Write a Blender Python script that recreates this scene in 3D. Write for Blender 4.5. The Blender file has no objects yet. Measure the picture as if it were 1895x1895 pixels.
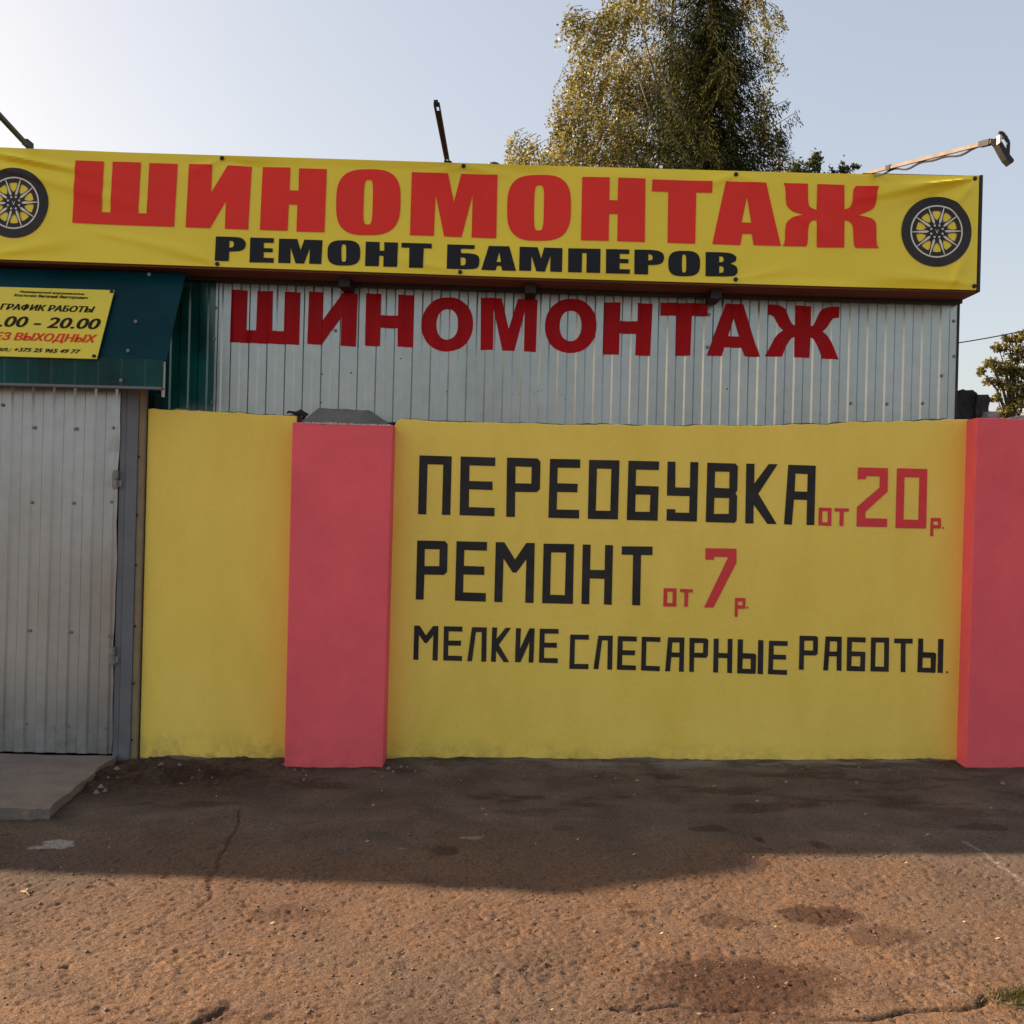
import bpy, bmesh, math, random
import numpy as np
from mathutils import Vector, Matrix
from mathutils.geometry import tessellate_polygon

S = bpy.context.scene
C = S.collection
R = math.radians

# ------------------------------------------------------------------ camera
F, HC, ROLL = 1900.0, 1.55, 0.0255          # focal length in photo pixels, eye height, roll
cr, sr = math.cos(ROLL), math.sin(ROLL)
cam_d = bpy.data.cameras.new("camera")
cam_d.sensor_width = 36.0
cam_d.lens = 36.0 * F / 1895.0
cam_d.clip_start = 0.05
cam_d.clip_end = 3000
cam = bpy.data.objects.new("camera", cam_d)
C.objects.link(cam)
rx, uy = Vector((cr, 0, sr)), Vector((-sr, 0, cr))
cam.matrix_world = Matrix(((rx.x, uy.x, 0, 0), (0, 0, -1, 0), (rx.z, uy.z, 0, HC), (0, 0, 0, 1)))
S.camera = cam

# ------------------------------------------------------------------ sky, sun, exposure
SUN_EL, SUN_BACK = 27.0, 15.4               # elevation; degrees behind the wall plane (sun stands to the left)
sx, sy, sz = (-math.cos(R(SUN_BACK)) * math.cos(R(SUN_EL)), math.sin(R(SUN_BACK)) * math.cos(R(SUN_EL)), math.sin(R(SUN_EL)))
w = bpy.data.worlds.new("World")
S.world = w
w.use_nodes = True
nt = w.node_tree
sky = nt.nodes.new("ShaderNodeTexSky")
sky.sky_type = 'NISHITA'
sky.sun_disc = False
sky.sun_elevation = R(SUN_EL)
sky.sun_rotation = math.atan2(sx, sy)
sky.altitude = 100
sky.air_density = 1.0
sky.dust_density = 3.0
sky.ozone_density = 1.5
bg = nt.nodes["Background"]
bg.inputs[1].default_value = 0.10
tint = nt.nodes.new("ShaderNodeMix")            # dusty late-summer air: less blue, plus an even veil over the whole sky
tint.data_type = 'RGBA'
tint.blend_type = 'MULTIPLY'
tint.inputs["Factor"].default_value = 1
tint.inputs["B"].default_value = (0.73, 0.565, 0.385, 1)
veil = nt.nodes.new("ShaderNodeMix")
veil.data_type = 'RGBA'
veil.blend_type = 'ADD'
veil.inputs["Factor"].default_value = 1
veil.inputs["B"].default_value = (1.03, 1.16, 1.55, 1)
nt.links.new(sky.outputs[0], tint.inputs["A"])
nt.links.new(tint.outputs["Result"], veil.inputs["A"])
nt.links.new(veil.outputs["Result"], bg.inputs[0])
sun_d = bpy.data.lights.new("sun", 'SUN')
sun_d.energy = 5.0
sun_d.angle = R(0.6)
sun_d.color = (1.0, 0.76, 0.54)
sun = bpy.data.objects.new("sun", sun_d)
C.objects.link(sun)
sun.rotation_euler = Vector((sx, sy, sz)).to_track_quat('Z', 'Y').to_euler()
sun.location = (-8, 4, 9)
S.view_settings.view_transform = 'Standard'
S.view_settings.look = 'None'
S.view_settings.gamma = 1
S.view_settings.use_curve_mapping = False
S.view_settings.exposure = 1.40

# ------------------------------------------------------------------ places (metres) and rays
YW, YB, YS, YG = 6.35, 6.38, 6.70, 6.33     # wall face, banner face, metal siding, gate leaf


def ray(px, py):
    u, v = (px - 947.5) / F, (947.5 - py) / F
    return rx * u + uy * v + Vector((0, 1, 0))


def P(px, py, Y=YW):
    d = ray(px, py)
    return Vector((d.x * Y, Y, HC + d.z * Y))


def gz(x):                                   # the yard rises gently to the right
    return 0.0134 + 0.0222 * max(min(x, 12), -12)


def G(px, py):
    d = ray(px, py)
    t = (HC - 0.0134) / (0.0222 * d.x - d.z)
    return Vector((d.x * t, t, gz(d.x * t)))


def on_plane(px, py, p0, n):
    d = ray(px, py)
    o = Vector((0, 0, HC))
    t = (Vector(p0) - o).dot(n) / d.dot(n)
    return o + d * t


rng = np.random.default_rng(7)
random.seed(7)

# ------------------------------------------------------------------ materials


def mat(name, col, rough=0.6, metal=0.0, var=0.12, vs=3.0, bump=0.0, bs=60.0, col2=None, spec=0.5, stretch=(1, 1, 1), dirt=None, fine=0.0):
    m = bpy.data.materials.new(name)
    m.use_nodes = True
    t = m.node_tree
    N, L = t.nodes, t.links
    b = N["Principled BSDF"]
    b.inputs["Roughness"].default_value = rough
    b.inputs["Metallic"].default_value = metal
    b.inputs["Specular IOR Level"].default_value = spec
    geo = N.new("ShaderNodeNewGeometry")
    mp = N.new("ShaderNodeMapping")
    mp.inputs["Scale"].default_value = stretch
    L.new(geo.outputs["Position"], mp.inputs["Vector"])
    n1 = N.new("ShaderNodeTexNoise")
    n1.inputs["Scale"].default_value = vs
    n1.inputs["Detail"].default_value = 6
    n1.inputs["Roughness"].default_value = 0.62
    L.new(mp.outputs[0], n1.inputs["Vector"])
    rmp = N.new("ShaderNodeMapRange")
    rmp.inputs["From Min"].default_value = 0.3
    rmp.inputs["From Max"].default_value = 0.7
    L.new(n1.outputs["Fac"], rmp.inputs["Value"])
    mix = N.new("ShaderNodeMix")
    mix.data_type = 'RGBA'
    c = tuple(col)
    if col2 is None:
        a = tuple(x * (1 - var) for x in c)
        d = tuple(min(1, x * (1 + var)) for x in c)
    else:
        a, d = c, tuple(col2)
    mix.inputs["A"].default_value = (*a, 1)
    mix.inputs["B"].default_value = (*d, 1)
    L.new(rmp.outputs[0], mix.inputs["Factor"])
    out = mix.outputs["Result"]
    if fine:
        n3 = N.new("ShaderNodeTexNoise")
        n3.inputs["Scale"].default_value = bs * 1.7
        n3.inputs["Detail"].default_value = 3
        L.new(geo.outputs["Position"], n3.inputs["Vector"])
        m3 = N.new("ShaderNodeMix")
        m3.data_type = 'RGBA'
        m3.blend_type = 'OVERLAY'
        m3.inputs["Factor"].default_value = fine
        L.new(out, m3.inputs["A"])
        L.new(n3.outputs["Fac"], m3.inputs["B"])
        out = m3.outputs["Result"]
    if dirt:                                 # splashes of soil: (height, colour, strength)
        h, dc, st = dirt
        sep = N.new("ShaderNodeSeparateXYZ")
        L.new(geo.outputs["Position"], sep.inputs[0])
        n2 = N.new("ShaderNodeTexNoise")
        n2.inputs["Scale"].default_value = 9
        n2.inputs["Detail"].default_value = 8
        n2.inputs["Roughness"].default_value = 0.7
        L.new(geo.outputs["Position"], n2.inputs["Vector"])
        mr = N.new("ShaderNodeMapRange")
        mr.inputs["From Min"].default_value = h
        mr.inputs["From Max"].default_value = -0.02
        L.new(sep.outputs[2], mr.inputs["Value"])
        mu = N.new("ShaderNodeMath")
        mu.operation = 'MULTIPLY'
        L.new(mr.outputs[0], mu.inputs[0])
        mr2 = N.new("ShaderNodeMapRange")
        mr2.inputs["From Min"].default_value = 0.42
        mr2.inputs["From Max"].default_value = 0.68
        L.new(n2.outputs["Fac"], mr2.inputs["Value"])
        L.new(mr2.outputs[0], mu.inputs[1])
        mu2 = N.new("ShaderNodeMath")
        mu2.operation = 'MULTIPLY'
        L.new(mu.outputs[0], mu2.inputs[0])
        mu2.inputs[1].default_value = st
        mx = N.new("ShaderNodeMix")
        mx.data_type = 'RGBA'
        mx.inputs["B"].default_value = (*dc, 1)
        L.new(mu2.outputs[0], mx.inputs["Factor"])
        L.new(out, mx.inputs["A"])
        out = mx.outputs["Result"]
    L.new(out, b.inputs["Base Color"])
    rr = N.new("ShaderNodeMapRange")
    rr.inputs["To Min"].default_value = max(0.05, rough - 0.08)
    rr.inputs["To Max"].default_value = min(1, rough + 0.08)
    L.new(n1.outputs["Fac"], rr.inputs["Value"])
    L.new(rr.outputs[0], b.inputs["Roughness"])
    if bump:
        nb = N.new("ShaderNodeTexNoise")
        nb.inputs["Scale"].default_value = bs
        nb.inputs["Detail"].default_value = 5
        L.new(geo.outputs["Position"], nb.inputs["Vector"])
        bp = N.new("ShaderNodeBump")
        bp.inputs["Strength"].default_value = bump
        bp.inputs["Distance"].default_value = 0.01
        L.new(nb.outputs["Fac"], bp.inputs["Height"])
        L.new(bp.outputs[0], b.inputs["Normal"])
    return m


M = {
    'yellow': mat("yellow wall paint", (0.83, 0.62, 0.10), 0.75, var=0.05, vs=2.3, bump=0.22, bs=32, stretch=(1.5, 1, 0.6), fine=0.07, dirt=(0.17, (0.2, 0.16, 0.07), 0.7), col2=(0.92, 0.70, 0.135), spec=0.3),
    'red': mat("raspberry wall paint", (0.82, 0.118, 0.140), 0.75, var=0.10, fine=0.08, vs=2.6, bump=0.22, bs=45, dirt=(0.18, (0.2, 0.08, 0.06), 0.45), spec=0.3),
    'plaster_grey': mat("bare cement", (0.13, 0.13, 0.118), 0.92, var=0.25, vs=9, bump=0.5, bs=70),
    'plaster_pale': mat("pale broken plaster", (0.5, 0.44, 0.37), 0.9, var=0.2, vs=20, bump=0.4, bs=90),
    'black': mat("black wall paint", (0.020, 0.018, 0.017), 0.65, var=0.5, vs=7, spec=0.35),
    'red_letter': mat("red lettering paint", (0.70, 0.05, 0.055), 0.65, var=0.08, vs=6, spec=0.35),
    'vinyl': mat("yellow banner vinyl", (0.86, 0.70, 0.038), 0.33, var=0.04, vs=1.3, spec=0.4),
    'vinyl_red': mat("red banner print", (0.80, 0.026, 0.012), 0.40, var=0.05, vs=2, spec=0.3),
    'vinyl_black': mat("black banner print", (0.007, 0.008, 0.012), 0.42, var=0.1, vs=2, spec=0.25),
    'print_tyre': mat("printed tyre grey", (0.018, 0.015, 0.014), 0.40, var=0.5, vs=9, spec=0.35),
    'print_silver': mat("printed rim silver", (0.72, 0.68, 0.62), 0.45, var=0.12, vs=30),
    'film_red': mat("crimson sign film", (0.40, 0.0015, 0.006), 0.4, var=0.08, vs=3, spec=0.12),
    'galv': mat("galvanised profiled sheet", (0.37, 0.405, 0.39), 0.31, metal=0.88, var=0.13, vs=2.2, stretch=(1, 1, 0.35), bump=0.06, bs=9, fine=0.12),
    'gate': mat("galvanised gate sheet", (0.39, 0.425, 0.43), 0.34, metal=0.85, var=0.13, vs=2.0, stretch=(1, 1, 0.3), bump=0.06, bs=8, fine=0.12, dirt=(0.4, (0.1, 0.085, 0.06), 0.5)),
    'green': mat("dark green coated sheet", (0.0003, 0.031, 0.040), 0.36, var=0.4, vs=1.6, spec=0.09),
    'valance': mat("teal coated sheet", (0.0006, 0.058, 0.056), 0.3, var=0.5, vs=2.2, spec=0.2),
    'green_gloss': mat("green siding sheet", (0.004, 0.085, 0.075), 0.20, var=0.6, vs=2.5, spec=0.8),
    'steel_blue': mat("blue grey painted steel", (0.13, 0.142, 0.155), 0.55, var=0.15, vs=5, dirt=(0.5, (0.08, 0.07, 0.05), 0.6)),
    'brown_steel': mat("ochre brown metal strip", (0.26, 0.20, 0.10), 0.6, var=0.2, vs=6),
    'frame': mat("dark painted steel", (0.014, 0.012, 0.014), 0.6, var=0.3, vs=9),
    'soffit': mat("brown board", (0.17, 0.058, 0.026), 0.7, var=0.3, vs=4, stretch=(.4, 4, 4)),
    'screw': mat("screw steel", (0.20, 0.205, 0.20), 0.5, metal=0.2, var=0.2, vs=40),
    'washer': mat("black rubber washer", (0.02, 0.02, 0.02), 0.7),
    'sign_yellow': mat("yellow plastic plate", (0.68, 0.56, 0.03), 0.35, var=0.03, spec=0.5),
    'ink_brown': mat("dark printed ink", (0.012, 0.007, 0.003), 0.5, spec=0.15),
    'ink_red': mat("red printed ink", (0.7, 0.035, 0.012), 0.5, spec=0.15),
    'concrete': mat("worn concrete slab", (0.17, 0.142, 0.115), 0.9, var=0.22, vs=5, bump=0.5, bs=50, fine=0.3),
    'char': mat("blackened masonry", (0.03, 0.032, 0.03), 0.95, var=0.45, vs=9, bump=0.8, bs=30),
    'hinge': mat("grey hinge steel", (0.21, 0.21, 0.2), 0.55, metal=0.3, var=0.3, vs=30),
    'arm': mat("weathered pale steel tube", (0.17, 0.135, 0.10), 0.5, metal=0.2, var=0.2, vs=12),
    'bark': mat("brown bark", (0.07, 0.05, 0.035), 0.95, var=0.3, vs=8, bump=0.6, bs=20),
    'birch_bark': mat("white birch bark", (0.22, 0.2, 0.17), 0.85, var=0.6, vs=5, stretch=(1, 1, 3)),
    'brick': mat("grey block masonry", (0.27, 0.26, 0.25), 0.9, var=0.2, vs=6, bump=0.4),
    'roof': mat("grey roofing felt", (0.12, 0.12, 0.12), 0.9, var=0.2, vs=3),
    'leaf_litter': mat("dry leaf", (0.34, 0.25, 0.13), 0.8, var=0.4, vs=30),
    'wire': mat("black cable", (0.02, 0.02, 0.02), 0.6),
    'white_plastic': mat("white lamp driver", (0.7, 0.66, 0.6), 0.5),
}


def leaf_mat(name, c1, c2, trans=0.35, rough=0.5, spec=0.4):
    m = bpy.data.materials.new(name)
    m.use_nodes = True
    t = m.node_tree
    N, L = t.nodes, t.links
    b = N["Principled BSDF"]
    at = N.new("ShaderNodeAttribute")
    at.attribute_name = "tint"
    mx = N.new("ShaderNodeMix")
    mx.data_type = 'RGBA'
    mx.inputs["A"].default_value = (*c1, 1)
    mx.inputs["B"].default_value = (*c2, 1)
    L.new(at.outputs["Fac"], mx.inputs["Factor"])
    L.new(mx.outputs["Result"], b.inputs["Base Color"])
    b.inputs["Roughness"].default_value = rough
    b.inputs["Specular IOR Level"].default_value = spec
    tr = N.new("ShaderNodeBsdfTranslucent")
    L.new(mx.outputs["Result"], tr.inputs["Color"])
    ms = N.new("ShaderNodeMixShader")
    ms.inputs[0].default_value = trans
    L.new(b.outputs[0], ms.inputs[1])
    L.new(tr.outputs[0], ms.inputs[2])
    L.new(ms.outputs[0], N["Material Output"].inputs["Surface"])
    return m


M['birch_leaf'] = leaf_mat("birch leaves", (0.075, 0.080, 0.018), (0.43, 0.36, 0.085), 0.38, 0.45)
M['spruce'] = leaf_mat("spruce needles", (0.012, 0.020, 0.007), (0.062, 0.062, 0.016), 0.06, 0.9, 0.06)
M['green_leaf'] = leaf_mat("green leaves", (0.03, 0.05, 0.015), (0.08, 0.10, 0.03), 0.3)
M['olive_leaf'] = leaf_mat("olive leaves", (0.075, 0.085, 0.02), (0.22, 0.18, 0.045), 0.35)
M['grass'] = leaf_mat("grass blades", (0.03, 0.036, 0.008), (0.11, 0.095, 0.025), 0.2)

# ------------------------------------------------------------------ object helpers
ORG = {}


def tag(o, label=None, cat=None, group=None, kind=None):
    if label: o["label"] = label
    if cat: o["category"] = cat
    if group: o["group"] = group
    if kind: o["kind"] = kind
    return o


def empty(name, loc, label, cat, group=None):
    o = bpy.data.objects.new(name, None)
    o.empty_display_size = 0.2
    o.location = loc
    C.objects.link(o)
    ORG[o.name] = Vector(loc)
    return tag(o, label, cat, group)


def link(name, me, m=None, parent=None, org=None):
    """org: world position of the mesh's own origin"""
    o = bpy.data.objects.new(name, me)
    C.objects.link(o)
    org = Vector(org) if org is not None else (ORG[parent.name] if parent else Vector((0, 0, 0)))
    ORG[o.name] = org
    if parent:
        o.parent = parent
        o.location = org - ORG[parent.name]
    else:
        o.location = org
    if m and not me.materials:
        me.materials.append(m)
    return o


def obj(name, verts, faces, m, parent=None, org=None, smooth=False, label=None):
    if org is None:
        if parent: org = ORG[parent.name]
        else:
            a = np.array([tuple(v) for v in verts])
            org = Vector(((a[:, 0].min() + a[:, 0].max()) / 2, (a[:, 1].min() + a[:, 1].max()) / 2, a[:, 2].min()))
    org = Vector(org)
    me = bpy.data.meshes.new(name)
    me.from_pydata([tuple(Vector(v) - org) for v in verts], [], faces)
    me.validate()
    bm = bmesh.new()
    bm.from_mesh(me)
    bmesh.ops.recalc_face_normals(bm, faces=bm.faces)
    bm.to_mesh(me)
    bm.free()
    if smooth:
        me.shade_smooth()
    o = link(name, me, m, parent, org)
    if label: o["label"] = label
    return o


class MB:
    def __init__(s):
        s.v, s.f = [], []

    def add(s, v, f):
        n = len(s.v)
        s.v += [Vector(x) for x in v]
        s.f += [tuple(i + n for i in q) for q in f]
        return s

    def box(s, x0, x1, y0, y1, z0, z1):
        return s.add([(x0, y0, z0), (x1, y0, z0), (x1, y1, z0), (x0, y1, z0), (x0, y0, z1), (x1, y0, z1), (x1, y1, z1), (x0, y1, z1)],
                     [(0, 3, 2, 1), (4, 5, 6, 7), (0, 1, 5, 4), (1, 2, 6, 5), (2, 3, 7, 6), (3, 0, 4, 7)])

    def bar(s, a, b, wx, wy=None, up=(0, 0, 1)):
        """rectangular bar from a to b, wx across, wy thick"""
        wy = wy or wx
        a, b = Vector(a), Vector(b)
        d = (b - a).normalized()
        u = d.cross(Vector(up))
        if u.length < 1e-3: u = d.cross(Vector((0, 1, 0)))
        u.normalize()
        v = u.cross(d).normalized()
        q = []
        for p in (a, b):
            for i, j in ((-1, -1), (1, -1), (1, 1), (-1, 1)):
                q.append(p + u * (i * wx / 2) + v * (j * wy / 2))
        return s.add(q, [(0, 1, 2, 3), (7, 6, 5, 4), (0, 4, 5, 1), (1, 5, 6, 2), (2, 6, 7, 3), (3, 7, 4, 0)])

    def tube(s, pts, rad, n=8, cap=True):
        pts = [Vector(p) for p in pts]
        rings = []
        for i, p in enumerate(pts):
            d = (pts[min(i + 1, len(pts) - 1)] - pts[max(i - 1, 0)]).normalized()
            u = d.cross(Vector((0, 0, 1)))
            if u.length < 1e-2: u = d.cross(Vector((0, 1, 0)))
            u.normalize()
            v = u.cross(d)
            r = rad[i] if hasattr(rad, '__len__') else rad
            rings.append([p + (u * math.cos(2 * math.pi * k / n) + v * math.sin(2 * math.pi * k / n)) * r for k in range(n)])
        base = len(s.v)
        for q in rings: s.v += q
        for i in range(len(rings) - 1):
            for k in range(n):
                a = base + i * n + k
                b = base + i * n + (k + 1) % n
                s.f.append((a, b, b + n, a + n))
        if cap:
            s.f.append(tuple(base + k for k in range(n))[::-1])
            s.f.append(tuple(base + (len(rings) - 1) * n + k for k in range(n)))
        return s

    def build(s, name, m, parent=None, **k):
        return obj(name, s.v, s.f, m, parent, **k)


def copy_obj(o, parent, world_loc):
    c = o.copy()
    C.objects.link(c)
    c.parent = parent
    ORG[c.name] = Vector(world_loc)
    c.location = Vector(world_loc) - ORG[parent.name]
    return c


def extrude_front(poly, y0, y1):
    """poly: (x,z) outline, extruded between y0 and y1"""
    n = len(poly)
    v = [(x, y0, z) for x, z in poly] + [(x, y1, z) for x, z in poly]
    f = [tuple(range(n)), tuple(range(2 * n - 1, n - 1, -1))]
    f += [(i, (i + 1) % n, (i + 1) % n + n, i + n) for i in range(n)]
    return v, f


def bevel(o, wd, seg=2):
    md = o.modifiers.new("bevel", 'BEVEL')
    md.width = wd
    md.segments = seg
    md.limit_method = 'ANGLE'
    return o


# ------------------------------------------------------------------ prints and letters
def px_loops(loops, Y):
    return [[P(x, y, Y) for x, y in lp] for lp in loops]


def print_mesh(name, loops3, m, parent, yfunc=None, xcuts=None, zcuts=None, thick=0.0, label=None):
    """loops3: list of loops (first outer, rest holes) of world points on a plane Y=const."""
    tris = tessellate_polygon([[Vector((p.x, p.z, 0)) for p in lp] for lp in loops3])
    vs = [p for lp in loops3 for p in lp]
    bm = bmesh.new()
    bv = [bm.verts.new(p) for p in vs]
    for t in tris:
        try: bm.faces.new([bv[i] for i in t])
        except ValueError: pass
    xs = [p.x for p in vs]
    zs = [p.z for p in vs]
    if xcuts is not None:
        for c in xcuts:
            if min(xs) < c < max(xs):
                bmesh.ops.bisect_plane(bm, geom=bm.verts[:] + bm.edges[:] + bm.faces[:], plane_co=(c, 0, 0), plane_no=(1, 0, 0), dist=1e-6)
    if zcuts is not None:
        for c in zcuts:
            if min(zs) < c < max(zs):
                bmesh.ops.bisect_plane(bm, geom=bm.verts[:] + bm.edges[:] + bm.faces[:], plane_co=(0, 0, c), plane_no=(0, 0, 1), dist=1e-6)
    if yfunc:
        for v in bm.verts: v.co.y = yfunc(v.co.x, v.co.z)
    bmesh.ops.recalc_face_normals(bm, faces=bm.faces)
    if bm.faces and sum(f.normal.y * f.calc_area() for f in bm.faces) > 0:
        bmesh.ops.reverse_faces(bm, faces=bm.faces)
    org = ORG[parent.name]
    bmesh.ops.translate(bm, verts=bm.verts, vec=-org)
    me = bpy.data.meshes.new(name)
    bm.to_mesh(me)
    bm.free()
    if yfunc: me.shade_smooth()
    o = link(name, me, m, parent)
    if label: o["label"] = label
    return o


def T(off, s, pts):
    return [(off[0] + x / s, off[1] + y / s) for x, y in pts]


def superell(cx, cy, hw, hh, e=2.0, n=40, skew=0.0):
    out = []
    for i in range(n):
        a = 2 * math.pi * i / n
        c, q = math.cos(a), math.sin(a)
        x = math.copysign(abs(c) ** (2 / e), c) * hw
        y = math.copysign(abs(q) ** (2 / e), q) * hh
        out.append((cx + x - skew * y, cy + y))
    return out


def smooth_poly(pts, corner=50, n=3):
    """Chaikin-like rounding of vertices whose turn is gentle"""
    out = []
    N_ = len(pts)
    for i in range(N_):
        p0, p1, p2 = Vector(pts[i - 1]), Vector(pts[i]), Vector(pts[(i + 1) % N_])
        a, b = (p1 - p0), (p2 - p1)
        ang = math.degrees(a.angle(b)) if a.length > 1e-6 and b.length > 1e-6 else 180
        if ang < corner:
            q0 = p1 - a * min(.3, 3 / max(a.length, 1e-3)) if False else p1 - a * .25
            q1 = p1 + b * .25
            out += [tuple(q0), tuple(q1)]
        else:
            out.append(tuple(p1))
    return out


# ================================================================== THE GROUND
def vnoise(x, y, seed):
    xi, yi = np.floor(x).astype(np.int64), np.floor(y).astype(np.int64)
    fx, fy = x - xi, y - yi
    fx, fy = fx * fx * (3 - 2 * fx), fy * fy * (3 - 2 * fy)

    def h(a, b):
        n = (a * 374761393 + b * 668265263 + seed * 974634777) & 0xffffffff
        n = ((n ^ (n >> 13)) * 1274126177) & 0xffffffff
        return ((n ^ (n >> 16)) & 0xffff) / 65535.0
    return (h(xi, yi) * (1 - fx) + h(xi + 1, yi) * fx) * (1 - fy) + (h(xi, yi + 1) * (1 - fx) + h(xi + 1, yi + 1) * fx) * fy


def fbm(x, y, seed, o=4, g=0.5):
    s, a, t = 0, 1, 0
    for i in range(o):
        s = s + a * vnoise(x * 2 ** i, y * 2 ** i, seed + i)
        t += a
        a *= g
    return s / t


def seg_dist(X, Y, pts):
    d = np.full(X.shape, 9.0)
    for (x0, y0), (x1, y1) in zip(pts[:-1], pts[1:]):
        dx, dy = x1 - x0, y1 - y0
        t = np.clip(((X - x0) * dx + (Y - y0) * dy) / (dx * dx + dy * dy + 1e-9), 0, 1)
        d = np.minimum(d, np.hypot(X - x0 - t * dx, Y - y0 - t * dy))
    return d


def gl(pts): return [tuple(G(x, y)[:2]) for x, y in pts]


fx = np.arange(-3.3, 3.3, 0.0078)
fy = np.arange(2.9, 6.7, 0.0078)
xs = np.concatenate([[-900, -300, -100, -40, -20, -12, -8, -6, -5, -4.4, -3.9, -3.6], fx, [3.6, 3.9, 4.4, 5, 6, 8, 12, 20, 40, 100, 300, 900]])
ys = np.concatenate([[-900, -300, -100, -40, -15, -6, -2, 0, 1, 1.7, 2.2, 2.5, 2.7], fy, [7, 8, 10, 14, 20, 30, 45, 70, 120, 300, 900]])
X, Y = np.meshgrid(xs, ys)
near = np.clip((3.6 - np.abs(X)) / .3, 0, 1) * np.clip((Y - 2.5) / .3, 0, 1) * np.clip((7 - Y) / .3, 0, 1)
Xw = X + (fbm(X * 9, Y * 9, 91, 2) - .5) * .05
Yw = Y + (fbm(X * 9, Y * 9, 95, 2) - .5) * .05
rough_f = np.clip((5.55 - Y) / .9, 0.25, 1)          # the open yard is stonier than the strip by the wall
Z = 0.0134 + 0.0222 * np.clip(X, -12, 12)
Z = Z + near * ((fbm(X * .9, Y * .9, 1, 2) - .5) * .02 + (fbm(X * 5, Y * 5, 11, 3) - .5) * .012)
n_hi = fbm(X * 38, Y * 38, 21, 2, .6)
n_mid = fbm(X * 14, Y * 14, 31, 3, .6)
stones = np.clip(n_hi - .56, 0, 1) * 3.0
pits = np.clip(.40 - n_mid, 0, 1) * 2.2
n_ch = fbm(X * 22, Y * 30, 36, 2, .5)
Z = Z + near * rough_f * (stones * .0024 - pits * .0010 + (n_hi - .5) * .0012 - np.clip(.29 - n_ch, 0, 1) * .03 + (fbm(X * 70, Y * 70, 61, 1) - .5) * .0040 * np.clip((fbm(X * 1.9, Y * 2.6, 63, 3) - .36) * 4.2, .12, 1.5) - np.clip(.36 - fbm(X * 55, Y * 55, 65, 2), 0, 1) * .032)
# lumpy soil beside the step
lump = np.exp(-(((X + 2.05) / .75) ** 2 + ((Y - 6.0) / .42) ** 2)) * near
Z = Z + lump * ((fbm(X * 8, Y * 8, 41, 4, .6) - .45) * .12)
# joints, cracks
crack_lines = [
    ([(445, 1500), (437, 1535), (420, 1560), (404, 1583), (400, 1608), (385, 1660), (372, 1680)], .0075, .005),
    ([(1140, 1872), (1250, 1862), (1400, 1870), (1500, 1880), (1560, 1888), (1625, 1884), (1680, 1868), (1760, 1866), (1805, 1860), (1822, 1842)], .011, .014),
    ([(1700, 1802), (1760, 1820), (1800, 1842), (1850, 1870), (1895, 1893)], .005, .003),
    ([(360, 1895), (400, 1880), (425, 1862)], .016, .012),
    ([(1310, 1465), (1420, 1470), (1520, 1482), (1640, 1486), (1800, 1490)], .008, .006),
]
crk = np.zeros_like(X)
for pts, wd, dp in crack_lines:
    d = seg_dist(Xw, Yw, gl(pts))
    k = np.exp(-(d / wd) ** 2) * near
    Z = Z - k * dp
    crk = np.maximum(crk, k * (.9 if dp > .0035 else .4))
# the mortar fillet at the foot of the wall
foot = np.clip((Yw - 6.08) / .22, 0, 1) * near * (X > -2.2) * (X < 2.75)
Z = Z + foot * (.012 + (fbm(X * 10, Y * 10, 51, 3) - .5) * .022)
stain = np.zeros_like(X)
for cx, cy, rw, rh, a in [(1515, 1692, 75, 17, .95), (1340, 1705, 60, 13, .6), (530, 1692, 70, 17, .5), (1640, 1732, 80, 20, .6), (1160, 1677, 16, 6, .7), (1175, 1692, 18, 6, .7), (1140, 1724, 12, 5, .6),
                          (1360, 1822, 165, 52, .85), (1480, 1812, 80, 30, .6), (1300, 1840, 90, 35, .5), (1380, 1885, 140, 20, .5), (820, 1573, 26, 8, .7), (1040, 1530, 14, 5, .5), (1405, 1553, 10, 5, .9), (1310, 1533, 36, 6, .7),
                          (1520, 1562, 18, 6, .7), (1815, 1530, 45, 7, .7), (1400, 1880, 50, 14, .6), (320, 1672, 30, 8, .35), (400, 1880, 45, 14, .7), (490, 1885, 25, 8, .5), (700, 1480, 120, 30, .15), (1620, 1475, 60, 4, .4), (460, 1455, 80, 20, .35), (180, 1465, 60, 20, .35), (1230, 1860, 120, 20, .3)]:
    c = G(cx, cy)
    ax = G(cx + rw, cy).x - c.x
    ay = abs(G(cx, cy - rh).y - G(cx, cy + rh).y) / 2
    q = ((Xw - c.x) / ax) ** 2 + ((Yw - c.y) / ay) ** 2
    edge = fbm(X * 30, Y * 30, 71, 3) * 1.0
    stain = np.maximum(stain, a * np.clip((1.35 - q + (edge - .5) * 1.2) / .7, 0, 1))
clods = lump * np.clip((fbm(X * 7, Y * 13, 47, 4, .62) - .53) * 9, 0, 1)
stain = np.maximum(stain, clods * .85)
stain = np.maximum(stain, np.clip((Y - 4.9) / .5, 0, 1) * np.clip((fbm(X * 3.2, Y * 6.5, 87, 4, .6) - .57) * 9, 0, 1) * .62 * near)
pale = np.zeros_like(X)
for cx, cy, rw, rh, a in [(108, 1563, 33, 9, 1.0), (75, 1570, 22, 4, .8), (870, 1550, 22, 3, .5), (740, 1570, 12, 3, .4)]:
    c = G(cx, cy)
    ax = G(cx + rw, cy).x - c.x
    ay = abs(G(cx, cy - rh).y - G(cx, cy + rh).y) / 2
    q = ((Xw - c.x) / ax) ** 2 + ((Yw - c.y) / ay) ** 2
    pale = np.maximum(pale, a * np.clip((1.2 - q + (fbm(X * 40, Y * 40, 73, 3) - .5) * 1.6) / .5, 0, 1))
pale = np.maximum(pale, foot * np.clip((fbm(X * 5, Y * 16, 77, 4) - .40) * 5, 0, 1) * .60 * np.clip((X + .3) * 1.2, .12, 1))
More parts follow.
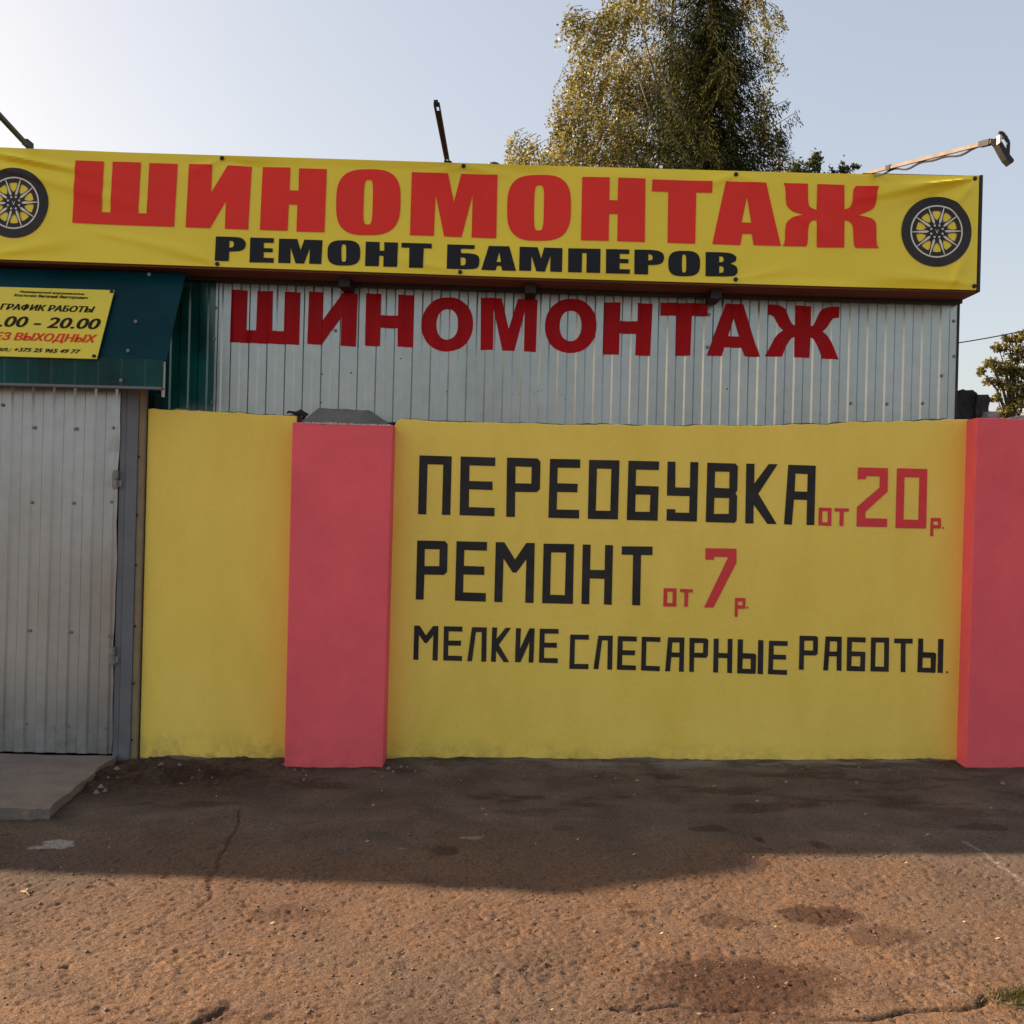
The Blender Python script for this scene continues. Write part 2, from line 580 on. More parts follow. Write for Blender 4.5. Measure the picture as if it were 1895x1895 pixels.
pale = np.maximum(pale, .55 * np.exp(-(seg_dist(Xw, Yw, gl([(1790, 1560), (1850, 1600), (1900, 1640)])) / .012) ** 2) * near)
pale = np.maximum(pale, .30 * np.exp(-(seg_dist(Xw, Yw, gl([(1690, 1800), (1740, 1822), (1800, 1845)])) / .008) ** 2) * near)
asph_shade = np.clip((Y - 4.42 + (fbm(X * 1.7, Y * 1.7, 81, 3) - .5) * 1.1) / .7, 0, 1)  # asphalt tone, edge set along the cast shadow to deepen shade by colour
soil = np.clip(lump * 1.6, 0, 1)
nx_, ny_ = len(xs), len(ys)
me = bpy.data.meshes.new("ground")
co = np.stack([X, Y, Z], -1).reshape(-1, 3).astype(np.float32)
idx = np.arange(nx_ * ny_).reshape(ny_, nx_)
q = np.stack([idx[:-1, :-1], idx[:-1, 1:], idx[1:, 1:], idx[1:, :-1]], -1).reshape(-1, 4)
me.vertices.add(len(co))
me.vertices.foreach_set("co", co.ravel())
me.loops.add(q.size)
me.loops.foreach_set("vertex_index", q.ravel().astype(np.int32))
me.polygons.add(len(q))
me.polygons.foreach_set("loop_start", np.arange(0, q.size, 4, dtype=np.int32))
me.update(calc_edges=True)
me.shade_smooth()
for nm, arr in (("stain", np.maximum(stain, crk)), ("pale", pale), ("asph_shade", asph_shade), ("soil", soil)):
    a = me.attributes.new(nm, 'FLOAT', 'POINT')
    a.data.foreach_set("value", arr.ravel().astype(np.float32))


def ground_mat():
    m = bpy.data.materials.new("dusty yard ground")
    m.use_nodes = True
    t = m.node_tree
    N, L = t.nodes, t.links
    b = N["Principled BSDF"]
    b.inputs["Roughness"].default_value = 0.93
    b.inputs["Specular IOR Level"].default_value = 0.2
    geo = N.new("ShaderNodeNewGeometry")

    def noise(s, d=5, r=.6):
        n = N.new("ShaderNodeTexNoise")
        n.inputs["Scale"].default_value = s
        n.inputs["Detail"].default_value = d
        n.inputs["Roughness"].default_value = r
        L.new(geo.outputs["Position"], n.inputs["Vector"])
        return n.outputs["Fac"]

    def mrange(v, a, c, lo=0, hi=1):
        n = N.new("ShaderNodeMapRange")
        n.inputs["From Min"].default_value = a
        n.inputs["From Max"].default_value = c
        n.inputs["To Min"].default_value = lo
        n.inputs["To Max"].default_value = hi
        L.new(v, n.inputs["Value"])
        return n.outputs[0]

    def mixc(f, a, c, bt='MIX'):
        n = N.new("ShaderNodeMix")
        n.data_type = 'RGBA'
        n.blend_type = bt
        for k, val in (("A", a), ("B", c)):
            if isinstance(val, tuple): n.inputs[k].default_value = (*val, 1)
            else: L.new(val, n.inputs[k])
        if isinstance(f, float): n.inputs["Factor"].default_value = f
        else: L.new(f, n.inputs["Factor"])
        return n.outputs["Result"]

    def attr(nm):
        n = N.new("ShaderNodeAttribute")
        n.attribute_name = nm
        return n.outputs["Fac"]
    dust = mixc(mrange(noise(1.1, 4), .35, .65), (0.100, 0.056, 0.033), (0.172, 0.102, 0.057))
    dust = mixc(mrange(noise(7, 6, .7), .4, .7), dust, (0.115, 0.075, 0.053))
    dust = mixc(mrange(noise(.55, 3), .46, .62), dust, (0.088, 0.063, 0.046))
    asp_shade = mixc(mrange(noise(3.0, 6), .35, .65), (0.070, 0.056, 0.043), (0.130, 0.098, 0.073))
    dust = mixc(mrange(noise(2.2, 5, .65), .50, .68, 0, .75), dust, (0.082, 0.050, 0.033))
    base = mixc(attr("asph_shade"), dust, asp_shade)
    base = mixc(attr("soil"), base, (0.058, 0.038, 0.026))
    base = mixc(attr("stain"), base, mixc(.20, (0.030, 0.011, 0.006), base))
    base = mixc(attr("pale"), base, (0.26, 0.24, 0.22))
    g1 = mrange(noise(140, 3, .6), .36, .66, .50, 1.38)
    cmb = N.new("ShaderNodeCombineColor")
    for i in range(3): L.new(g1, cmb.inputs[i])
    base = mixc(1.0, base, cmb.outputs[0], 'MULTIPLY')
    vor = N.new("ShaderNodeTexVoronoi")
    vor.inputs["Scale"].default_value = 75
    L.new(geo.outputs["Position"], vor.inputs["Vector"])
    fleck = mrange(vor.outputs["Distance"], .16, .10)
    sel = N.new("ShaderNodeSeparateColor")
    L.new(vor.outputs["Color"], sel.inputs[0])
    on = mrange(sel.outputs[0], .93, .95)
    mul = N.new("ShaderNodeMath")
    mul.operation = 'MULTIPLY'
    L.new(fleck, mul.inputs[0])
    L.new(on, mul.inputs[1])
    base = mixc(mul.outputs[0], base, (0.24, 0.19, 0.14))
    L.new(base, b.inputs["Base Color"])
    ad = N.new("ShaderNodeMath")
    ad.operation = 'ADD'
    L.new(noise(110, 4, .7), ad.inputs[0])
    L.new(mrange(noise(45, 3), .3, .7), ad.inputs[1])
    bp = N.new("ShaderNodeBump")
    bp.inputs["Strength"].default_value = .45
    bp.inputs["Distance"].default_value = .006
    L.new(ad.outputs[0], bp.inputs["Height"])
    L.new(bp.outputs[0], b.inputs["Normal"])
    return m


GM = ground_mat()
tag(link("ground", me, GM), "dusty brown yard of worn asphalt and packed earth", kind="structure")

# grit lying on the yard
gv, gf = [], []
oct_v = np.array([(1, 0, 0), (-1, 0, 0), (0, 1, 0), (0, -1, 0), (0, 0, 1), (0, 0, -1)], float)
oct_f = np.array([(0, 2, 4), (2, 1, 4), (1, 3, 4), (3, 0, 4), (2, 0, 5), (1, 2, 5), (3, 1, 5), (0, 3, 5)])


def zat(x, y):
    i = np.clip(np.searchsorted(xs, x), 0, nx_ - 1)
    j = np.clip(np.searchsorted(ys, y), 0, ny_ - 1)
    return Z[j, i]


NS = 9000
px_ = rng.uniform(-3.2, 3.2, NS)
py_ = 2.9 + (rng.random(NS) ** 1.4) * 3.3
sz_ = rng.gamma(2.0, .0009, NS) + .0010
k = rng.uniform(.6, 1.3, (NS, 6, 3)) * oct_v * np.stack([sz_ * 1.3, sz_ * 1.1, sz_ * .8], -1)[:, None, :]
an = rng.uniform(0, 6.28, NS)
ca, sa = np.cos(an)[:, None], np.sin(an)[:, None]
vx = k[..., 0] * ca - k[..., 1] * sa + px_[:, None]
vy = k[..., 0] * sa + k[..., 1] * ca + py_[:, None]
vz = k[..., 2] + (zat(px_, py_) + sz_ * .3)[:, None]
gv = np.stack([vx, vy, vz], -1).reshape(-1, 3)
gfc = (oct_f[None] + (np.arange(NS) * 6)[:, None, None]).reshape(-1, 3)


def np_mesh(name, v, f, m, parent=None, org=(0, 0, 0), tint=None, smooth=False):
    me = bpy.data.meshes.new(name)
    v = (np.asarray(v) - np.array(org)).astype(np.float32)
    f = np.asarray(f)
    me.vertices.add(len(v))
    me.vertices.foreach_set("co", v.ravel())
    me.loops.add(f.size)
    me.loops.foreach_set("vertex_index", f.ravel().astype(np.int32))
    me.polygons.add(len(f))
    me.polygons.foreach_set("loop_start", np.arange(0, f.size, f.shape[1], dtype=np.int32))
    me.update(calc_edges=True)
    if tint is not None:
        a = me.attributes.new("tint", 'FLOAT', 'POINT')
        a.data.foreach_set("value", tint.astype(np.float32))
    if smooth: me.shade_smooth()
    return link(name, me, m, parent, org)


grit_m = mat("grit", (0.13, 0.09, 0.06), 0.9, vs=90, var=0.5)
o = np_mesh("gravel", gv, gfc, grit_m)
tag(o, "loose grit and small stones scattered over the yard", "gravel", kind="stuff")

# ================================================================== THE PAINTED WALL


def interp(poly, x):
    for (x0, y0), (x1, y1) in zip(poly[:-1], poly[1:]):
        if x0 <= x <= x1: return y0 + (y1 - y0) * (x - x0) / (x1 - x0)
    return poly[0][1] if x < poly[0][0] else poly[-1][1]


def wall_piece(name, top, x0b, x1b, label, thick=.28, core_up=.012):
    """top: px polyline; x0b/x1b px of the foot at both ends. painted skin + cement core"""
    xs_ = np.arange(top[0][0], top[-1][0] + .1, 5.0)
    tp = []
    for i, x in enumerate(xs_):
        y = interp(top, x) + (fbm(np.array([x * .045]), np.array([3.0]), 5, 4, .65)[0] - .5) * 5
        tp.append(P(x, y, YW))
    b0, b1 = P(x0b, 1440, YW), P(x1b, 1440, YW)
    ft = []
    for x in np.arange(b1.x, b0.x, -.018):
        nz_ = fbm(np.array([x * 4.0]), np.array([4.0]), 44, 5, .6)[0]
        ft.append((x, gz(x) + .004 + max(0, nz_ - .42) * .05))
    poly = [(b0.x, ft[-1][1])] + [(p.x, p.z) for p in tp] + ft
    e = empty(name, (0.5 * (b0.x + b1.x), YW + thick / 2, gz(b0.x)), label, "wall")
    v, f = extrude_front(poly, YW, YW + .03)
    o = obj("painted_plaster", v, f, M['yellow'], e)
    bevel(o, .006, 2)
    v, f = extrude_front([(b0.x + .004, -.25), (b0.x + .004, .16), (b1.x - .004, .16), (b1.x - .004, -.25)], YW + .005, YW + .029)
    obj("bare_foot", v, f, M['concrete'], e)
    core = [(b0.x + .002, -.25)] + [(p.x, p.z + core_up * (.2 + 1.7 * fbm(np.array([p.x * 11]), np.array([1.0]), 8, 3)[0]) - .006) for p in tp] + [(b1.x - .002, -.25)]
    v, f = extrude_front(core, YW + .034, YW + thick)
    obj("cement_core", v, f, M['plaster_grey'], e)
    return e


WL = wall_piece("plaster_wall", [(274, 757), (330, 759), (400, 762), (470, 766), (549, 770)], 257, 533,
                "narrow blank yellow plastered wall panel between the gate and the red pillar")
WR = wall_piece("plaster_wall", [(729, 790), (733, 779), (744, 775.5), (800, 779), (900, 782), (1050, 785), (1250, 788), (1400, 787), (1500, 784), (1530, 785), (1560, 781), (1640, 781), (1715, 777), (1794, 775)], 712, 1778,
                "long yellow plastered wall painted with service prices in black and red letters")


def pillar(name, tl, tr, bl, br, ptop, pbot, label):
    """px corners of the front face at the face depth"""
    YT, YBt = YW - ptop, YW - pbot
    a, b, c, d = P(*tl, YT), P(*tr, YT), P(*br, YBt), P(*bl, YBt)
    e = empty(name, ((c.x + d.x) / 2, YW, gz(c.x)), label, "pillar")
    low = .25
    c2, d2 = c + (c - b).normalized() * low, d + (d - a).normalized() * low
    yb = YW + .30
    v = [a, b, c2, d2, Vector((a.x, yb, a.z)), Vector((b.x, yb, b.z)), Vector((c2.x, yb, c2.z)), Vector((d2.x, yb, d2.z))]
    o = obj("painted_shaft", v, [(0, 1, 2, 3), (7, 6, 5, 4), (0, 4, 5, 1), (1, 5, 6, 2), (2, 6, 7, 3), (3, 7, 4, 0)], M['red'], e)
    bevel(o, .007, 3)
    return e, a, b


P1, p1a, p1b = pillar("red_pillar", (541, 781), (727.5, 786), (525.5, 1426), (708, 1424), .13, .19, "raspberry red pillar with sloped cement cap left of the painted prices")
P2, p2a, p2b = pillar("red_pillar", (1808, 773), (2010, 778), (1787, 1424), (1989, 1430), .14, .13, "raspberry red pillar at the right edge beyond the painted prices")

# sloped cement cap, a little lumpy
cv = []
zt = P(600, 752, YW).z
base_z = p1a.z
y0, y1 = YW - .125, YW + .28
xa, xb = P(558, 782, y0).x, P(724, 788, y0).x
ta, tb = P(590, 752, YW + .03).x, P(684, 753, YW + .03).x
nxg, nyg = 28, 14
for j in range(nyg + 1):
    for i in range(nxg + 1):
        s, t = i / nxg, j / nyg
        x = xa + (xb - xa) * s
        y = y0 + (y1 - y0) * t
        hx = min(1, (x - xa) / (ta - xa), (xb - x) / (xb - tb)) if xa < x < xb else 0
        hy = min(1, t / .30, (1 - t) / .3)
        h = max(0, min(hx, hy))
        nn = (fbm(np.array([x * 22]), np.array([y * 22]), 3, 3)[0] - .5)
        z = base_z + .004 - .012 * s + (zt - base_z - .01) * h + nn * .012
        cv.append((x + nn * .01, y + (nn * .02 if j == 0 else 0), z))
cf = []
for j in range(nyg):
    for i in range(nxg):
        a = j * (nxg + 1) + i
        cf.append((a, a + 1, a + nxg + 2, a + nxg + 1))
nb = len(cv)
rim = [j * 0 + i for i in range(nxg + 1)] + [j * (nxg + 1) + nxg for j in range(1, nyg + 1)] + [nyg * (nxg + 1) + i for i in range(nxg - 1, -1, -1)] + [j * (nxg + 1) for j in range(nyg - 1, 0, -1)]
for r_ in rim: cv.append((cv[r_][0], cv[r_][1], base_z - .012))
for i in range(len(rim)):
    k2 = (i + 1) % len(rim)
    cf.append((rim[i], rim[k2], nb + k2, nb + i))
obj("cement_cap", cv, cf, M['plaster_grey'], P1, smooth=False)
# chipped pale plaster lip under the cap
lip = MB()
xx = xa + .02
while xx < xb - .03:
    wdt = random.uniform(.02, .07)
    hh = random.uniform(.003, .011)
    zz = base_z - .002 - .006 * (xx - xa)
    lip.add(*extrude_front([(xx, zz - .004), (xx + wdt, zz - .005), (xx + wdt * .9, zz + hh), (xx + wdt * .4, zz + hh * .6), (xx + .004, zz + hh)], YW - .1325, YW - .11))
    xx += wdt * random.uniform(.9, 1.3)
lip.build("chipped_plaster", M['plaster_pale'], P1)
# broken bit of plaster / root sticking out left of the cap
t_ = P(531, 763, YW + .01)
rt = MB().tube([P(531, 765, YW), P(534, 762, YW), P(541, 763, YW), P(548, 765, YW + .03), P(556, 763, YW + .03), P(566, 768, YW + .04), P(560, 775, YW + .05)], [.006, .008, .008, .012, .022, .02, .01], 7)
o = rt.build("broken_mortar_lump", M['char'], None)
tag(o, "dark crooked lump of old mortar beside the left end of the cement cap", "mortar lump")
# dark mortar behind right of cap
rk = MB()
for i in range(9):
    a = P(716 + i * 4, 786 - i * .2, YW + .06)
    rk.tube([a, a + Vector((.012, .02, .012))], [.014, .007], 5)
rk.build("mortar_filling", M['char'], P1)

# ---- block glyph templates (unit box, y down)


def g_rect(x0, y0, x1, y1): return [(x0, y0), (x1, y0), (x1, y1), (x0, y1)]


def glyph(ch, tx=.26, ty=.145):
    m0, m1 = .5 - ty * .55, .5 + ty * .45
    if ch == 'П': return [[[(0, 0), (1, 0), (1, 1), (1 - tx, 1), (1 - tx, ty), (tx, ty), (tx, 1), (0, 1)]]]
    if ch == 'Е': return [[[(0, 0), (1, 0), (1, ty), (tx, ty), (tx, m0 - .01), (.93, m0 - .01), (.93, m1 - .01), (tx, m1 - .01), (tx, 1 - ty), (1, 1 - ty), (1, 1), (0, 1)]]]
    if ch == 'Р': return [[[(0, 0), (.91, 0), (1, .05), (1, .52), (.90, .575), (tx, .575), (tx, 1), (0, 1)], [(tx, ty), (1 - tx, ty), (1 - tx, .575 - ty), (tx, .575 - ty)]]]
    if ch == 'О': return [[g_rect(0, 0, 1, 1), g_rect(tx, ty, 1 - tx, 1 - ty)]]
    if ch == 'Б': return [[[(0, 0), (1, 0), (1, ty), (tx, ty), (tx, m0), (1, m0), (1, 1), (0, 1)], g_rect(tx, m1, 1 - tx, 1 - ty)]]
    if ch == 'У': return [[[(0, 0), (tx, 0), (tx, .43), (1 - tx, .43), (1 - tx, 0), (1, 0), (1, 1), (0, 1), (0, .80), (.28, .80), (.28, 1 - ty), (1 - tx, 1 - ty), (1 - tx, .575), (0, .575)]]]
    if ch == 'В': return [[[(0, 0), (.92, 0), (1, .05), (1, .45), (.94, .5), (1, .55), (1, .96), (.93, 1), (0, 1)], g_rect(tx, ty, 1 - tx, m0), g_rect(tx, m1 + .02, 1 - tx, 1 - ty)]]
    if ch == 'К': return [[[(0, 0), (tx, 0), (tx, .33), (.72, 0), (1, 0), (.40, .50), (1, 1), (.70, 1), (tx, .68), (tx, 1), (0, 1)]]]
    if ch == 'А': return [[[(.10, 0), (1, 0), (1, 1), (1 - tx, 1), (1 - tx, .58), (.31, .58), (tx, 1), (0, 1)], [(.34, ty), (1 - tx, ty), (1 - tx, .44), (.325, .44)]]]
    if ch == '2': return [[[(0, 0), (1, 0), (1, .40), (.28, .75), (.28, 1 - ty), (1, 1 - ty), (1, 1), (0, 1), (0, .67), (.73, .33), (.73, ty), (.28, ty), (.28, .20), (0, .20)]]]
    if ch == 'Т': return [[[(0, 0), (1, 0), (1, ty), (.5 + tx / 2, ty), (.5 + tx / 2, 1), (.5 - tx / 2, 1), (.5 - tx / 2, ty), (0, ty)]]]
    if ch == 'М': return [[[(0, 0), (.22, 0), (.5, .28), (.78, 0), (1, 0), (1, 1), (1 - tx * .8, 1), (1 - tx * .8, .27), (.55, .5), (.45, .5), (tx * .8, .27), (tx * .8, 1), (0, 1)]]]
    if ch == 'Н': return [[[(0, 0), (tx, 0), (tx, m0), (1 - tx, m0), (1 - tx, 0), (1, 0), (1, 1), (1 - tx, 1), (1 - tx, m1), (tx, m1), (tx, 1), (0, 1)]]]
    if ch == 'Л': return [[[(.22, 0), (1, 0), (1, 1), (1 - tx, 1), (1 - tx, ty), (.44, ty), (tx, 1), (0, 1)]]]
    if ch == 'И': return [[[(0, 0), (tx, 0), (tx, .60), (.72, 0), (1, 0), (1, 1), (1 - tx, 1), (1 - tx, .40), (.30, 1), (0, 1)]]]
    if ch == 'С': return [[[(0, 0), (1, 0), (1, ty), (tx, ty), (tx, 1 - ty), (1, 1 - ty), (1, 1), (0, 1)]]]
    if ch == 'Ы':
        a, b = .20, .72
        return [[[(0, 0), (a, 0), (a, m0 - .02), (b - .05, m0 - .02), (b, m0 + .03), (b, .97), (b - .04, 1), (0, 1)], g_rect(a, m1, b - a, 1 - ty)], [g_rect(.79, 0, 1, 1)]]


def bil(q, x, y):
    (a, b, c, d) = q                           # TL TR BL BR
    return (a[0] * (1 - x) * (1 - y) + b[0] * x * (1 - y) + c[0] * (1 - x) * y + d[0] * x * y,
            a[1] * (1 - x) * (1 - y) + b[1] * x * (1 - y) + c[1] * (1 - x) * y + d[1] * x * y)


A_, B_ = (700, 780), (1250, 780)
SW = 3.1583
YL = YW - .0025


def wl(ch, off, tl, tr, bl, br, m='black', tx=.26, ty=.145):
    for part in glyph(ch, tx, ty):
        loops = [[bil((tl, tr, bl, br), x, y) for x, y in lp] for lp in part]
        loops = [T(off, SW, [(x + random.uniform(-.8, .8), y + random.uniform(-.8, .8)) for x, y in lp]) for lp in loops]
        print_mesh("painted_letter", px_loops(loops, YL), M[m], WR)


rows = [
    ('П', A_, (241, 198), (430, 203), (232, 542), (421, 547)), ('Е', A_, (482, 205), (684, 210), (475, 548), (679, 554)), ('Р', A_, (753, 211), (948, 217), (747, 557), (943, 560)),
    ('Е', A_, (1004, 218), (1181, 222), (995, 563), (1173, 568)), ('О', A_, (1233, 224), (1411, 228), (1225, 570), (1401, 573)), ('Б', A_, (1462, 229), (1642, 234), (1453, 576), (1633, 580)),
    ('У', A_, (1691, 234), (1871, 238), (1685, 580), (1863, 586)), ('В', B_, (186, 240), (365, 246), (177, 588), (357, 592)), ('К', B_, (414, 246), (598, 250), (407, 595), (592, 600)),
    ('А', B_, (642, 252), (821, 258), (634, 602), (812, 606)),
    ('Р', A_, (228, 695), (406, 699), (218, 1040), (400, 1043)), ('Е', A_, (457, 700), (636, 704), (448, 1048), (628, 1053)), ('М', A_, (687, 705), (915, 711), (678, 1055), (907, 1061)),
    ('О', A_, (966, 713), (1144, 717), (957, 1062), (1137, 1067)), ('Н', A_, (1196, 719), (1373, 723), (1187, 1067), (1365, 1071)), ('Т', A_, (1424, 729), (1603, 731), (1418, 1073), (1597, 1076)),
    ('М', A_, (210, 1192), (352, 1196), (205, 1393), (346, 1397)), ('Е', A_, (384, 1197), (493, 1199), (379, 1397), (489, 1399)), ('Л', A_, (524, 1201), (634, 1203), (519, 1401), (630, 1404)),
    ('К', A_, (666, 1203), (776, 1206), (659, 1404), (766, 1407)), ('И', A_, (805, 1207), (915, 1209), (799, 1406), (907, 1410)), ('Е', A_, (945, 1210), (1054, 1212), (939, 1410), (1049, 1412)),
    ('С', A_, (1122, 1245), (1232, 1247), (1117, 1445), (1227, 1447)), ('Л', A_, (1262, 1250), (1371, 1252), (1257, 1447), (1367, 1450)), ('Е', A_, (1401, 1254), (1511, 1257), (1395, 1451), (1506, 1454)),
    ('С', A_, (1540, 1257), (1650, 1260), (1535, 1455), (1645, 1459)), ('А', A_, (1684, 1261), (1790, 1263), (1677, 1460), (1786, 1463)), ('Р', B_, (83, 1264), (192, 1267), (80, 1463), (188, 1466)),
    ('Н', B_, (224, 1269), (334, 1271), (221, 1467), (331, 1471)), ('Ы', B_, (365, 1272), (515, 1278), (361, 1472), (512, 1477)), ('Е', B_, (547, 1281), (656, 1284), (541, 1477), (651, 1481)),
    ('Р', B_, (725, 1251), (834, 1254), (722, 1450), (830, 1453)), ('А', B_, (867, 1255), (973, 1258), (864, 1454), (970, 1457)), ('Б', B_, (1004, 1259), (1112, 1262), (1000, 1457), (1108, 1460)),
    ('О', B_, (1143, 1262), (1250, 1264), (1139, 1460), (1246, 1463)), ('Т', B_, (1279, 1268), (1386, 1269), (1277, 1463), (1384, 1466)), ('Ы', B_, (1419, 1268), (1567, 1271), (1413, 1466), (1563, 1470)),
]
for r_ in rows: wl(*r_)
for r_ in [('О', B_, (838, 503), (913, 505), (836, 608), (911, 610)), ('Т', B_, (930, 506), (1014, 508), (928, 610), (1012, 612)), ('2', B_, (1066, 268), (1243, 272), (1058, 614), (1237, 618)),
           ('О', B_, (1294, 273), (1473, 277), (1286, 622), (1465, 626)), ('Р', B_, (1491, 563), (1553, 564), (1489, 670), (1551, 672)),
           ('О', A_, (1668, 974), (1744, 976), (1666, 1081), (1742, 1082)), ('Т', A_, (1764, 978), (1839, 980), (1762, 1082), (1837, 1084)), ('Р', B_, (348, 1031), (410, 1032), (346, 1141), (408, 1143))]:
    small = r_[3][0] - r_[2][0] < 100
    wl(*r_, m='red_letter', tx=.29 if small else .26, ty=.19 if small else .145)
print_mesh("painted_letter", px_loops([T(B_, SW, [(175, 740), (357, 743), (357, 825), (222, 1088), (167, 1087), (308, 793), (226, 790), (226, 808), (175, 808)])], YL), M['red_letter'], WR)
for off, c, m_ in ((B_, (1565, 622), 'red_letter'), (B_, (420, 1087), 'red_letter'), (B_, (1588, 1465), 'black')):
    print_mesh("painted_dot", px_loops([T(off, SW, superell(c[0], c[1], 6, 6, 2, 12))], YL), M[m_], WR)

# ================================================================== THE WORKSHOP (metal siding)
PITCH, DEP, SLP = .1185, .009, .010


def prof_breaks(x0, x1, pitch, ph, slp):
    out = []
    k = math.floor((x0 - ph) / pitch) - 1
    while ph + k * pitch < x1 + pitch:
        b = ph + k * pitch
        out += [b, b + slp, b + pitch / 2, b + pitch / 2 + slp]
        k += 1
    return [x for x in out if x0 < x < x1]


def prof(x, pitch, ph, slp, dep):
    t = (x - ph) % pitch
    if t < slp: return dep * t / slp
    if t < pitch / 2: return dep
    if t < pitch / 2 + slp: return dep * (1 - (t - pitch / 2) / slp)
    return 0.0


PH = P(1768, 700, YS).x % PITCH + .004


def sheet(name, x0, x1, zfun0, zfun1, Y, m, parent, pitch=PITCH, ph=PH, slp=SLP, dep=DEP, warp=.0025, label=None, seedk=0):
    bx = sorted([x0, x1] + prof_breaks(x0, x1, pitch, ph, slp))
    nz = 9
    v, f = [], []
    for j in range(nz):
        for x in bx:
            z = zfun0(x) + (zfun1(x) - zfun0(x)) * j / (nz - 1)
            wv = (vnoise(np.array([x * 2.3 + seedk]), np.array([z * 1.9]), 17)[0] - .5) * warp * 2
            v.append((x, Y - prof(x, pitch, ph, slp, dep) + wv, z))
    n = len(bx)
    for j in range(nz - 1):
        for i in range(n - 1):
            a = j * n + i
            f.append((a, a + 1, a + n + 1, a + n))
    nv = len(v)
    v += [(x, y + .0012, z) for x, y, z in v]
    f += [tuple(i + nv for i in q_[::-1]) for q_ in f]
    o = obj(name, v, f, m, parent)
    for pp in o.data.polygons: pp.use_smooth = False
    if label: o["label"] = label
    return o


xr = P(1770, 700, YS).x
xgl = P(398, 650, YS).x
WS = empty("workshop_building", ((xr - 3.4) / 2, YS + 2.5, 0), "low workshop clad in profiled grey and dark green metal sheets behind the painted wall", "building")
ztop = 3.18


def z0f(x): return gz(x)


def z1f(x): return 3.155 + 0.0 * x


bounds = [xgl]
while bounds[-1] < xr - 1.3: bounds.append(bounds[-1] + PITCH * 10)
bounds.append(xr)
for i in range(len(bounds) - 1):
    sheet("siding_sheet", bounds[i] - (.012 if i else 0), bounds[i + 1], z0f, z1f, YS - .004 * (i % 2), M['galv'], WS, seedk=i * 3.3 if i % 2 else i * 1.7)
gph = P(333, 650, YS).x
sheet("siding_sheet", P(352, 650, YS).x, xgl + .02, z0f, z1f, YS - .004, M['green_gloss'], WS, ph=gph, label="dark green profiled sheet")
sheet("siding_sheet", -3.45, P(352, 650, YS).x + .02, z0f, z1f, YS - .012, M['green_gloss'], WS, ph=gph, label="dark green profiled sheet under the canopy")
b = MB().box(xr - .006, xr + .05, YS - .012, YS + .10, gz(2), 3.17)
b.v = [Vector((x.x if x.x < xr else xr + .006, x.y, x.z)) for x in b.v]
b.build("corner_strip", M['frame'], WS)
b = MB().box(-3.45, xr - .002, YS + .11, YS + 5.0, 0, 3.05)
b.build("side_walls", M['brick'], WS)
b = MB().add([(-3.55, YS + .0, 3.16), (xr + .02, YS + .0, 3.16), (xr + .02, YS + 5.2, 3.0), (-3.55, YS + 5.2, 3.0), (-3.55, YS, 3.22), (xr + .02, YS, 3.22), (xr + .02, YS + 5.2, 3.06), (-3.55, YS + 5.2, 3.06)],
             [(0, 3, 2, 1), (4, 5, 6, 7), (0, 1, 5, 4), (1, 2, 6, 5), (2, 3, 7, 6), (3, 0, 4, 7)])
b.build("roof", M['roof'], WS)


# siding letters, following the ribs
def sid_y(x, z):
    i = 0
    for k_ in range(len(bounds) - 1):
        if x >= bounds[k_] - .012: i = k_
    seedk = i * 3.3 if i % 2 else i * 1.7
    wv = (vnoise(np.array([x * 2.3 + seedk]), np.array([z * 1.9]), 17)[0] - .5) * .0025 * 2
    return YS - .004 - prof(x, PITCH, PH, SLP, DEP) + wv - .0022


